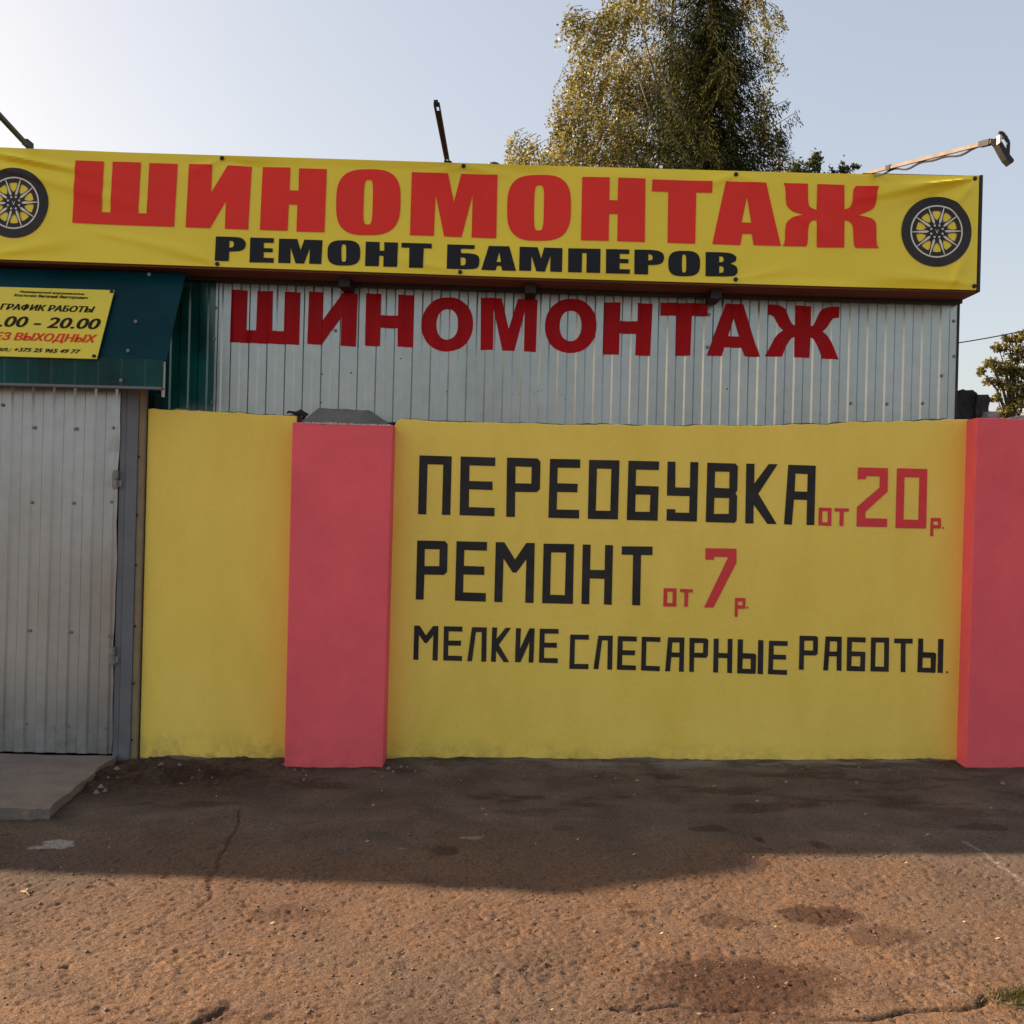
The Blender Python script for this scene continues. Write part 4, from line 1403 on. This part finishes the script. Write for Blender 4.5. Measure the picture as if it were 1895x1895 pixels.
ik, ir = M['ink_brown'], M['ink_red']
text_line("Индивидуальный предприниматель", (288, 166), (1228, 205), (296, 138), (1240, 176), ik, .006)
text_line("Косточко Виталий Викторович", (205, 222), (1275, 264), (214, 186), (1290, 226), ik, .010)
text_line("ГРАФИК РАБОТЫ", (0, 415), (1362, 460), (20, 328), (1385, 373), ik, .026)
text_line(".00 - 20.00", (-25, 662), (1440, 704), (10, 500), (1478, 542), ik, .03)
text_line("БЕЗ ВЫХОДНЫХ", (-215, 850), (1385, 898), (-185, 740), (1415, 786), ir, .026)
text_line("тел.: +375 25 965 49 77", (-95, 1018), (1160, 1058), (-75, 960), (1178, 1000), ik, .017)
for px, py in [(1632, 155), (1375, 1100)]:
    p = CPt(px / 7.896, 520 + py / 7.896, .024)
    if px == 1632:
        o = screw_mesh("sign_screw", .010, .007)
        o.data.materials[0] = M['frame']
        o.parent = HS
        ORG[o.name] = p
        o.location = p - ORG[HS.name]
        fs = o
    else: copy_obj(fs, HS, p)

# ================================================================== THE GATE
GT = empty("metal_gate", (-3.0, YG, gz(-3)), "grey corrugated metal gate leaf on two hinges beside the yellow wall", "gate")
gx1t, gx1b = P(222, 720, YG).x, P(207, 1397, YG).x
gx1 = (gx1t + gx1b) / 2
gzt, gzb = P(215, 705, YG).z, P(207, 1395, YG).z
gph = P(36, 950, YG).x
gp = 38.55 / F * YG
bx = sorted([-4.15, gx1] + prof_breaks(-4.15, gx1, gp, gph, .011))
v, f = [], []
nz = 22
for j in range(nz):
    t = j / (nz - 1)
    z = gzb + (gzt - gzb) * t
    for x in bx:
        y = YG - prof(x, gp, gph, .011, .013) + (vnoise(np.array([x * 2.7]), np.array([z * 2.4]), 29)[0] - .5) * .008
        if x > gx1 - .06:            # bent free edge by the upper hinge
            y -= .007 * math.exp(-((z - P(215, 790, YG).z) / .09) ** 2) * (x - gx1 + .06) / .06
            y -= .003 * math.exp(-((z - P(212, 870, YG).z) / .05) ** 2) * (x - gx1 + .06) / .06
        xx = x
        if x == gx1: xx = x + .004 * math.sin(z * 7) + .003 * math.sin(z * 17)
        v.append((xx, y, z))
n = len(bx)
for j in range(nz - 1):
    for i in range(n - 1):
        a = j * n + i
        f.append((a, a + 1, a + n + 1, a + n))
nv = len(v)
v += [(a, b_ + .0012, c_) for a, b_, c_ in v]
f += [tuple(i + nv for i in q_[::-1]) for q_ in f]
obj("corrugated_leaf", v, f, M['gate'], GT)
MB().box(-4.1, gx1 - .012, YG + .012, YG + .04, gzb + .01, gzt - .02).build("leaf_frame", M['steel_blue'], GT)
screws("screw", [(64.6, 791.5), (142, 793.6), (212, 792), (60, 930), (137, 931), (208.5, 929), (56, 1167), (132, 1170), (204, 1177), (50, 1339), (127, 1344), (196.5, 1347), (7, 750)], YG, GT, .0085, .007,
       yf=lambda x, z: YG - prof(x, gp, gph, .011, .013) - .003)
zlow = -.12
x_ = lambda px, py, Y=YG: P(px, py, Y).x
xa_, xb_, xc_, xd_, xe_ = [(x_(a, 840) + x_(b_, 1240)) / 2 for a, b_ in ((222, 212), (231.5, 223.5), (253.5, 245.5), (266.5, 256), (270, 259))]
MB().box(gx1 + .004, xb_ - .002, YG + .006, YG + .10, zlow, gzt + .02).build("gate_post", M['steel_blue'], GT)
o = MB().box(xb_ + .001, xc_, YG - .002, YG + .12, zlow, gzt + .02).build("gate_post", M['steel_blue'], GT)
bevel(o, .004)
o = MB().box(xc_ + .001, xd_, YG + .010, YG + .030, zlow, gzt + .01).build("joint_strip", M['brown_steel'], GT)
o = MB().box(xd_ + .0005, xd_ + .007, YG - .002, YG + .03, zlow, gzt + .02).build("joint_strip", M['arm'], GT, label="pale upright edge of the joint strip")
screws("bolt", [(256, 845), (253, 953), (250.5, 1046), (249, 1159), (246, 1265), (243, 1370), (260, 690)], YG, GT, .006, .006, M['frame'], yf=lambda x, z: YG + .008)
for py in (887, 1213):
    cx_ = P(216 if py < 1000 else 209.5, py, YG)
    h = MB()
    h.tube([(cx_.x, YG - .012, cx_.z - .056), (cx_.x, YG - .012, cx_.z - .0015)], .0165, 12)
    h.tube([(cx_.x, YG - .012, cx_.z + .0015), (cx_.x, YG - .012, cx_.z + .056)], .0165, 12)
    h.box(cx_.x + .004, cx_.x + .034, YG - .008, YG - .003, cx_.z - .045, cx_.z - .005)
    h.box(cx_.x - .022, cx_.x - .004, YG - .016, YG - .011, cx_.z - .055, cx_.z + .05)
    o = h.build("hinge", M['hinge'], GT)
    bevel(o, .002, 1)

# concrete step at the gate
sb = [G(90, 1518)]
ytop = 5.09
c_fr = P(85, 1499, 5.09)
back = P(213, 1399, YG)
xcorner_f, xcorner_b = c_fr.x, back.x + .005
zf, zbk = c_fr.z, back.z + .002
NXs, NYs = 50, 30
v, f = [], []
for j in range(NYs + 1):
    t = j / NYs
    xr_ = xcorner_f + (xcorner_b - xcorner_f) * t
    for i in range(NXs + 1):
        s = i / NXs
        x = -4.4 + (xr_ + 4.4) * s
        y = 5.09 + (YG - .01 - 5.09) * t
        if i == NXs: x += (vnoise(np.array([y * 9]), np.array([1.]), 4)[0] - .5) * .03
        if j == 0: y += (vnoise(np.array([x * 7]), np.array([2.]), 4)[0] - .5) * .03
        if j == 0 and s > .97: y += .03
        z = zf + (zbk - zf) * t + (fbm(np.array([x * 6]), np.array([y * 6]), 14, 3)[0] - .5) * .012
        v.append((x, y, z))
n1 = NXs + 1
for j in range(NYs):
    for i in range(NXs): f.append((j * n1 + i, j * n1 + i + 1, (j + 1) * n1 + i + 1, (j + 1) * n1 + i))
rim = list(range(NXs + 1)) + [j * n1 + NXs for j in range(1, NYs + 1)] + [NYs * n1 + i for i in range(NXs - 1, -1, -1)] + [j * n1 for j in range(NYs - 1, 0, -1)]
nb = len(v)
for r_ in rim: v.append((v[r_][0], v[r_][1], v[r_][2] - .16))
for i in range(len(rim)):
    k2 = (i + 1) % len(rim)
    f.append((rim[i], rim[k2], nb + k2, nb + i))
o = obj("concrete_step", v, f, M['concrete'], None)
tag(o, "worn flat concrete step lying in front of the corrugated gate", "step")

# ================================================================== RUBBLE AND THINGS BEHIND THE RIGHT PILLAR
def rubble(name, pxs, Y, th, m, label, cat):
    pts = [P(x, y, Y) for x, y in pxs]
    v, f = extrude_front([(p.x, p.z) for p in pts], Y, Y + th)
    bm = bmesh.new()
    bv = [bm.verts.new(p) for p in v]
    for q_ in f: bm.faces.new([bv[i] for i in q_])
    bmesh.ops.triangulate(bm, faces=bm.faces)
    bmesh.ops.subdivide_edges(bm, edges=bm.edges, cuts=4, use_grid_fill=True)
    for vv_ in bm.verts:
        p = vv_.co
        dn = (fbm(np.array([p.x * 25]), np.array([p.z * 25 + p.y * 9]), 6, 3)[0] - .5)
        vv_.co += Vector((dn * .02, -dn * .05, dn * .015))
    bmesh.ops.recalc_face_normals(bm, faces=bm.faces)
    org = Vector((pts[0].x, Y, min(p.z for p in pts)))
    bmesh.ops.translate(bm, verts=bm.verts, vec=-org)
    me_ = bpy.data.meshes.new(name)
    bm.to_mesh(me_)
    bm.free()
    return tag(link(name, me_, M[m], None, org), label, cat)


rubble("masonry_block", [(1771, 790), (1771, 726), (1780, 721), (1791, 723), (1799, 722), (1806, 727), (1808, 736), (1809, 790)], YW + .45, .2, 'char', "taller rounded blackened masonry stump beside the corner of the metal siding", "masonry stump")
rubble("masonry_block", [(1806, 790), (1807, 731), (1829, 730), (1831, 757), (1832, 790)], YW + .42, .2, 'char', "square blackened masonry block behind the top of the right pillar", "masonry block")
rubble("masonry_block", [(1825, 790), (1830, 761), (1845, 762), (1853, 770), (1856, 790)], YW + .32, .15, 'brick', "low grey lump of masonry right of the square blackened block", "masonry lump")
rubble("coping_slab", [(1852, 776), (1872, 772), (1900, 768), (2200, 735), (2200, 760), (1900, 790), (1852, 790)], YW + .9, .3, 'plaster_pale', "pale coping slab rising behind the right pillar", "coping")

# ================================================================== ADDED GARAGES (unseen, left of the frame; roofline shaped to cast the yard's shadow)
GG = empty("added_garage_row", (-9, 8, 0), "unseen row of block garages added left of the workshop to cast the yard shadow", "shadow_caster")
prof_pts = [(-3.56, 0), (-3.56, 3.52), (-5.6, 3.52), (-5.75, 3.68), (-6.15, 3.86), (-8.0, 4.42), (-8.75, 4.12), (-9.9, 3.88), (-15, 3.84), (-15, 0)]
v, f = extrude_front(prof_pts, 6.42, 11.5)
obj("wall", v, f, M['brick'], GG)

# ================================================================== TREES


def quads(cent, size, aspect, direction=None, jitter=1.0, tint=None):
    """numpy leaf quads"""
    n = len(cent)
    a = rng.normal(size=(n, 3))
    if direction is not None: a = direction + a * jitter
    a /= np.linalg.norm(a, axis=1)[:, None]
    b_ = rng.normal(size=(n, 3))
    b_ -= (b_ * a).sum(1)[:, None] * a
    b_ /= np.linalg.norm(b_, axis=1)[:, None]
    s = np.asarray(size).reshape(-1, 1) * rng.uniform(.7, 1.3, (n, 1))
    a, b_ = a * s * .5, b_ * s * .5 * aspect
    v = np.stack([cent - a, cent + b_, cent + a, cent - b_], 1).reshape(-1, 3)
    f = np.arange(n * 4).reshape(-1, 4)
    t = np.repeat(tint if tint is not None else rng.random(n), 4)
    return v, f, t


def tree_trunk(e, m, base, top, r0, limbs):
    pts = [Vector(base).lerp(Vector(top), t) + Vector((math.sin(t * 5) * .08 * r0 / .2, math.cos(t * 4) * .06, 0)) for t in np.linspace(0, 1, 10)]
    MB().tube(pts, [r0 * (1 - .92 * t) for t in np.linspace(0, 1, 10)], 10).build("trunk", M[m], e, smooth=True)
    for a, b_, r in limbs:
        a, b_ = Vector(a), Vector(b_)
        mid = a.lerp(b_, .5) + Vector((0, 0, .15 * (b_ - a).length))
        MB().tube([a, a.lerp(mid, .6), mid, b_], [r, r * .8, r * .55, r * .12], 6).build("limb", M[m], e, smooth=True)


YT = 22.0


def px_outline(pts, Y): return [(P(x, y, Y).x, P(x, y, Y).z) for x, y in pts]


# ---- birch
bb = P(1215, 500, YT + .8)
bc = Vector((bb.x, YT + .8, 0))
BI = empty("birch_tree", bc, "tall yellowing birch behind the banner, its crown around the dark spruce", "tree")
# crown spread: half widths by height (left, right) around the axis, from photo pixels
ax_x = bc.x
prof_b = [(4.0, 1.4, 1.4), (6, 2.6, 2.6), (8.0, 3.6, 3.3), (9.2, 2.9, 3.1), (9.8, 2.35, 2.95), (10.4, 2.2, 2.85), (11.2, 2.1, 2.95), (12.0, 1.95, 2.9), (12.6, 1.6, 2.85), (13.4, 1.1, 2.5), (14.4, .7, 1.9), (15.4, .4, 1.2), (16.2, .1, .3)]
ph_, pl_, pr_ = zip(*prof_b)
lobes = [(1105, 62, 44, 1), (1160, 35, 55, 1), (1205, -10, 50, 1), (1082, 150, 46, 1), (1135, 130, 55, 1), (1066, 215, 42, 1), (1120, 215, 58, 1), (1062, 272, 46, 1), (1112, 300, 50, 1),
         (1180, 200, 55, 1), (1185, 285, 55, 1), (1230, 110, 50, 1), (1180, 130, 44, 1), (1215, 180, 45, .9), (1240, 260, 50, .8), (1150, 250, 45, .9), (985, 282, 26, 1), (962, 268, 17, 1), (968, 300, 24, 1), (1012, 312, 34, 1), (1300, 150, 70, .4), (1405, 60, 30, .6),
         (1422, 118, 20, .6), (1405, 190, 30, .7), (1428, 38, 20, .6), (1385, -5, 36, .6), (1400, 245, 34, .7), (1345, 300, 60, .5), (1250, -70, 60, .8), (1340, -60, 50, .6), (1290, -140, 50, .8), (1270, -200, 36, .8),
         (1200, 390, 90, 1), (1100, 385, 80, 1), (1330, 385, 90, .8), (1010, 370, 60, 1), (1250, 480, 100, .8), (1066, 45, 22, 1), (1046, 230, 18, 1), (1040, 300, 30, 1)]
tips = []
for lxp, lyp, lr, lw in lobes:
    yo = random.uniform(-1.0, 1.6)
    Yl_ = YT + .8 + yo
    c_ = P(lxp, lyp, Yl_)
    rr_ = lr / F * Yl_
    for k in range(int(lr * lr * .040 * lw) + 5):
        u_ = rng.normal(size=3)
        u_ *= rng.random() ** .4 / np.linalg.norm(u_)
        tips.append((c_.x + u_[0] * rr_, Yl_ + u_[1] * rr_ * 1.1, c_.z + u_[2] * rr_ + .12))
print("tips", len(tips))
tips = np.array(tips)
cents, tint = [], []
twigs = MB()
for (x, y, z) in tips:
    Ls = random.uniform(.18, .75)
    nl = int(24 * Ls + 7)
    t = rng.random(nl)
    out = np.array([x - ax_x, y - YT - .8, 0])
    out /= np.linalg.norm(out) + 1e-6
    c_ = np.array([x, y, z]) + out * (np.sin(t * 1.6) * .18)[:, None] + np.stack([np.zeros(nl), np.zeros(nl), -t * Ls], 1) + rng.normal(scale=.045, size=(nl, 3))
    cents.append(c_)
    tint.append(np.full(nl, random.random()) * .35 + rng.random(nl) ** 1.6 * .65)
    if random.random() < .4:
        twigs.tube([(x - out[0] * .15, y - out[1] * .15, z + .05), (x, y, z), (x + out[0] * .15, y + out[1] * .15, z - Ls * .5), (x + out[0] * .18, y + out[1] * .18, z - Ls)], [.008, .006, .004, .002], 3, cap=False)
cents = np.concatenate(cents)
tint = np.concatenate(tint)
v, f, t = quads(cents, .066, .70, tint=tint)
np_mesh("crown", v, f, M['birch_leaf'], BI, bc, t)
tag(twigs.build("twigs", M['bark'], BI), kind="stuff")
limbs = []
for k in range(12):
    z = 5 + k * .40
    tp = tips[rng.integers(len(tips))]
    limbs.append(((ax_x, YT + .8, max(2, tp[2] - 2.2)), tuple(tp), .028))
tree_trunk(BI, 'bark' if False else 'birch_bark', (ax_x, YT + .8, 0), (ax_x + .3, YT + .8, 15.6), .17, limbs)
# low birch shoots that show at the left over the banner
bush_specs = []


# ---- spruce
def spruce(name, base, H, rmax, ztop_full, n_whorl, label, dens=1.0, trunk_r=.2, zmin=2.0, qs=.075, rfun=None, lean=0):
    e = empty(name, base, label, "tree")
    bx_, by_, bz_ = base
    C_, T_ = [], []
    D_ = []
    br_mb = MB()
    for k in range(n_whorl):
        t = k / n_whorl
        z = zmin + (H - zmin) * t ** .92
        rad = rfun(z) if rfun else rmax * (1 - t) ** .8
        nbr = random.randint(5, 8)
        off = random.uniform(0, 6.28)
        for b in range(nbr):
            if random.random() < .16: continue
            an_ = off + b * 6.283 / nbr + random.uniform(-.35, .35)
            L_ = rad * random.uniform(.6, 1.12)
            if L_ < .05: continue
            dx, dy = math.cos(an_), math.sin(an_)
            ns = max(3, int(L_ * 14 * dens))
            pts = []
            for s in range(ns + 1):
                q_ = s / ns
                sag = -.30 * L_ * math.sin(q_ * 2.2) + .22 * L_ * q_ ** 3
                pts.append(Vector((bx_ + dx * L_ * q_, by_ + dy * L_ * q_, z + sag)))
            br_mb.tube([pts[0], pts[ns // 2], pts[-1]], [.022, .014, .005], 3, cap=False)
            tb = random.random() ** 1.5
            for s in range(1, ns + 1):
                q_ = s / ns
                p = pts[s]
                for side_ in (-1, 1):
                    tl = (.16 + .34 * (1 - q_) * min(1, L_)) * random.uniform(.6, 1.3)
                    nq = max(2, int(tl / .035 * dens))
                    hang = random.uniform(.6, 1.9)
                    for w_ in range(nq):
                        g = (w_ + random.random()) / nq
                        c_ = (p.x + (-dy * side_ * tl * g * .75 + dx * tl * g * .35), p.y + (dx * side_ * tl * g * .75 + dy * tl * g * .35), p.z - hang * tl * g * .9)
                        C_.append(c_)
                        D_.append((-dy * side_ * .8 + dx * .5, dx * side_ * .8 + dy * .5, -hang))
                        T_.append(tb * .75 + random.random() * .15 + .10 * g)
    C_, D_, T_ = np.array(C_), np.array(D_), np.array(T_)
    C_ += rng.normal(scale=.018, size=C_.shape)
    D_ /= np.linalg.norm(D_, axis=1)[:, None]
    v, f, t = quads(C_, qs, .24, direction=D_, jitter=.25, tint=T_)
    np_mesh("crown", v, f, M['spruce'], e, base, t)
    tag(br_mb.build("boughs", M['bark'], e), kind="stuff")
    MB().tube([(bx_, by_, 0), (bx_, by_, H * .5), (bx_, by_, H)], [trunk_r, trunk_r * .6, .012], 10).build("trunk", M['bark'], e, smooth=True)
    return len(C_)


YS_ = YT - 3.6
sx_ = P(1312, 200, YS_).x
zs_ = [0, 6, 7.4, 8.4, 9.6, 11.0, 12.6, 14.6]
rs_ = [2.5, 2.4, 1.85, 1.50, 1.15, .85, .50, .05]
n_s = spruce("spruce_tree", (sx_, YS_, 0), 14.6, 2.4, 16, 50, "tall dark green spruce standing in front of the birch behind the banner", rfun=lambda z: float(np.interp(z, zs_, rs_)), zmin=4.0, dens=1.75)
s2_ = P(1442, 300, YT - 1.5)
n_s2 = spruce("spruce_tree", (s2_.x, YT - 1.5, 0), P(1442, 226, YT - 1.5).z, 1.3, 10, 40, "small dark spruce with a bare pointed top right of the tall spruce", rfun=lambda z: max(.05, (P(1442, 226, YT - 1.5).z - z) * .42), zmin=5.5, dens=.6, trunk_r=.08, qs=.07)


def leafy(name, base, clumps, m, label, size=.07, n=9000, trunk_r=.12, bark='bark', cat="tree", seedn=0, thr=.0):
    """clumps: (centre, rx, ry, rz, weight)"""
    e = empty(name, base, label, cat)
    wts = np.array([c_[4] for c_ in clumps], float)
    wts /= wts.sum()
    cs, tn = [], []
    for c_, w_ in zip(clumps, wts):
        nn_ = int(n * w_)
        nsub = max(8, nn_ // 26)
        sub = rng.normal(size=(nsub, 3))
        sub /= np.linalg.norm(sub, axis=1)[:, None]
        sub *= (rng.random((nsub, 1)) ** .4)
        sub = sub * np.array([c_[1], c_[2], c_[3]]) + np.array(c_[0])
        which = rng.integers(nsub, size=nn_)
        pt = sub[which] + rng.normal(scale=1.0, size=(nn_, 3)) * (np.array([.26, .26, .26]) * min(1.0, c_[1])) * rng.random((nn_, 1)) ** .5
        cs.append(pt)
        tn.append(rng.random(nsub)[which] * .5 + rng.random(nn_) * .5)
    cs, tn = np.concatenate(cs), np.concatenate(tn)
    v, f, t = quads(cs, size, .7, tint=tn)
    np_mesh("crown", v, f, M[m], e, base, t)
    limbs = []
    bx_, by_, bz_ = base
    for c_ in clumps:
        c0_ = Vector(c_[0])
        limbs.append(((bx_, by_, max(bz_ + .8, c0_.z - 1.6 * c_[3] - 1.2)), tuple(c0_), trunk_r * .4))
        for k in range(4):
            u_ = Vector(rng.normal(size=3)).normalized()
            limbs.append((tuple(c0_ + Vector((0, 0, -c_[3] * .6))), tuple(c0_ + Vector((u_.x * c_[1], u_.y * c_[2], abs(u_.z) * c_[3])) * .85), trunk_r * .16))
    zt_ = max(c_[0][2] for c_ in clumps)
    tree_trunk(e, bark, base, (bx_ * .3 + np.mean([c_[0][0] for c_ in clumps]) * .7, by_, zt_), trunk_r, limbs)
    return e


def cl(px, py, Y, rx_, rz_, w_=1.0, ry=None):
    p = P(px, py, Y)
    return (tuple(p), rx_ / F * Y, (ry or rx_) / F * Y, rz_ / F * Y, w_)


Y2 = 20.0
p = P(1512, 400, Y2)
leafy("leafy_tree", (p.x, Y2, 0), [cl(1508, 302, Y2, 13, 22, 1), cl(1480, 316, Y2, 24, 18, 1.2), cl(1535, 330, Y2, 20, 20, 1), cl(1510, 390, Y2, 80, 50, 3)], 'green_leaf',
      "loose dark green treetop over the banner right of the small spruce", .055, 4200, .05)
p = P(1572, 400, Y2)
leafy("leafy_tree", (p.x, Y2, 0), [cl(1563, 312, Y2, 10, 12, 1), cl(1582, 309, Y2, 9, 5, .4), cl(1575, 360, Y2, 26, 30, 2)], 'green_leaf',
      "last small dark sprig of leaves over the banner beside the floodlight arm", .05, 1300, .04)
Y3 = 26.0
p = P(1868, 900, Y3)
leafy("leafy_tree", (p.x, Y3, 0), [cl(1893, 622, Y3, 16, 14, .5), cl(1868, 628, Y3, 12, 10, .35), cl(1848, 645, Y3, 14, 10, .4), cl(1885, 655, Y3, 22, 14, .8), cl(1832, 672, Y3, 14, 9, .35), cl(1818, 688, Y3, 12, 7, .3), cl(1858, 682, Y3, 22, 14, .9), cl(1893, 692, Y3, 24, 16, 1),
    cl(1836, 706, Y3, 16, 9, .4), cl(1868, 718, Y3, 24, 12, .8), cl(1900, 730, Y3, 22, 16, .8), cl(1846, 738, Y3, 12, 8, .3), cl(1880, 752, Y3, 20, 12, .6), cl(1856, 765, Y3, 14, 10, .3), cl(1940, 640, Y3, 34, 30, 1.4), cl(1950, 720, Y3, 40, 40, 2), cl(1900, 800, Y3, 50, 34, 1.6)], 'olive_leaf',
      "olive and yellow leafed tree beyond the right pillar", .07, 11500, .12)

# far treeline low on the horizon, hidden from here but there from the side
# overhead cable
wp0, wp1 = P(1700, 645, 12), P(2050, 572, 12)
cb = []
for t in np.linspace(-.2, 1, 16):
    q_ = wp0.lerp(wp1, t)
    cb.append(q_ + Vector((0, 0, -.05 * math.sin(math.pi * max(0, t)))))
o = MB().tube(cb, .007, 5).build("overhead_cable", M['wire'], None)
tag(o, "thin black overhead cable crossing the sky right of the workshop", "cable")

# ================================================================== LITTER ON THE YARD
tw = G(52, 1654)
mb = MB()
for a, b_ in (((37, 1652), (66, 1651)), ((44, 1656), (60, 1648)), ((40, 1653), (55, 1659))):
    pa, pb = G(*a), G(*b_)
    mb.tube([pa + Vector((0, 0, .006)), pa.lerp(pb, .5) + Vector((0, 0, .014)), pb + Vector((0, 0, .004))], [.003, .004, .002], 5)
tag(mb.build("dry_twig", M['leaf_litter'], None), "small curled dry twig on the sunlit ground at the left", "twig")

tv, tf = [], []
rl = random.Random(3)
for k in range(110):
    if k < 70: c_ = G(rl.uniform(180, 1880), rl.uniform(1425, 1600))
    else: c_ = G(rl.uniform(0, 1895), rl.uniform(1600, 1890))
    c_.z = float(zat(c_.x, c_.y)) + .003
    s = rl.uniform(.004, .012)
    an_ = rl.uniform(0, 6.28)
    d1 = Vector((math.cos(an_), math.sin(an_), rl.uniform(-.2, .4))) * s
    d2 = Vector((-math.sin(an_), math.cos(an_), rl.uniform(-.1, .5))) * s * .55
    n = len(tv)
    tv += [c_ - d1, c_ + d2 + Vector((0, 0, .003)), c_ + d1 + Vector((0, 0, .004)), c_ - d2 * .6]
    tf += [(n, n + 1, n + 2), (n, n + 2, n + 3)]
tag(obj("leaf_litter", tv, tf, M['leaf_litter'], None, org=(0, 0, 0)), "tiny dry leaf scraps strewn over the yard", "leaf litter", kind="stuff")
# bits of rubble by the step and wall foot
rv = []
for (px, py, s) in [(217, 1426, .020), (200, 1440, .018), (187, 1459, .022), (196, 1462, .016), (178, 1466, .02), (298, 1420, .016), (332, 1419, .016), (411, 1424, .014), (262, 1405, .02), (1455, 1448, .014), (1585, 1450, .012), (1855, 1452, .018), (1180, 1405 + 40, .014), (720, 1424, .018), (728, 1430, .014), (742, 1421, .012)] + [(random.uniform(290, 1760), random.uniform(1412, 1446), random.uniform(.004, .010)) for _ in range(60)]:
    c_ = G(px, py)
    c_.z = float(zat(c_.x, c_.y)) + s * .2
    rv.append((c_, s))
vv, ff = [], []
for c_, s in rv:
    kk = oct_v * rng.uniform(.6, 1.3, (6, 3)) * s
    n = len(vv)
    vv += [Vector(c_) + Vector(x_) for x_ in kk]
    ff += [tuple(int(i) + n for i in q_) for q_ in oct_f]
tag(obj("rubble_chips", vv, ff, M['concrete'], None, org=(0, 0, 0)), "small chips of rubble along the foot of the wall and step", "rubble", kind="stuff")

# grass tuft, lower right
gc = G(1868, 1850)
n = 2600
cx_ = gc.x + .02 + rng.normal(scale=.085, size=n) + .10
cy_ = gc.y + rng.normal(scale=.035, size=n)
hh = rng.uniform(.006, .022, n)
an_ = rng.uniform(0, 6.28, n)
w_ = .0018
lean = rng.normal(scale=.5, size=(n, 2)) * hh[:, None]
zz = zat(cx_, cy_)
v = np.stack([np.stack([cx_ - w_ * np.cos(an_), cy_ - w_ * np.sin(an_), zz], -1), np.stack([cx_ + w_ * np.cos(an_), cy_ + w_ * np.sin(an_), zz], -1), np.stack([cx_ + lean[:, 0], cy_ + lean[:, 1], zz + hh], -1)], 1).reshape(-1, 3)
o = np_mesh("grass", v, np.arange(n * 3).reshape(-1, 3), M['grass'], None, (0, 0, 0), np.repeat(rng.random(n), 3))
tag(o, "low green weed tuft at the end of the ground crack lower right", "grass", kind="stuff")
print("spruce quads", n_s, n_s2, "birch leaves", len(cents))
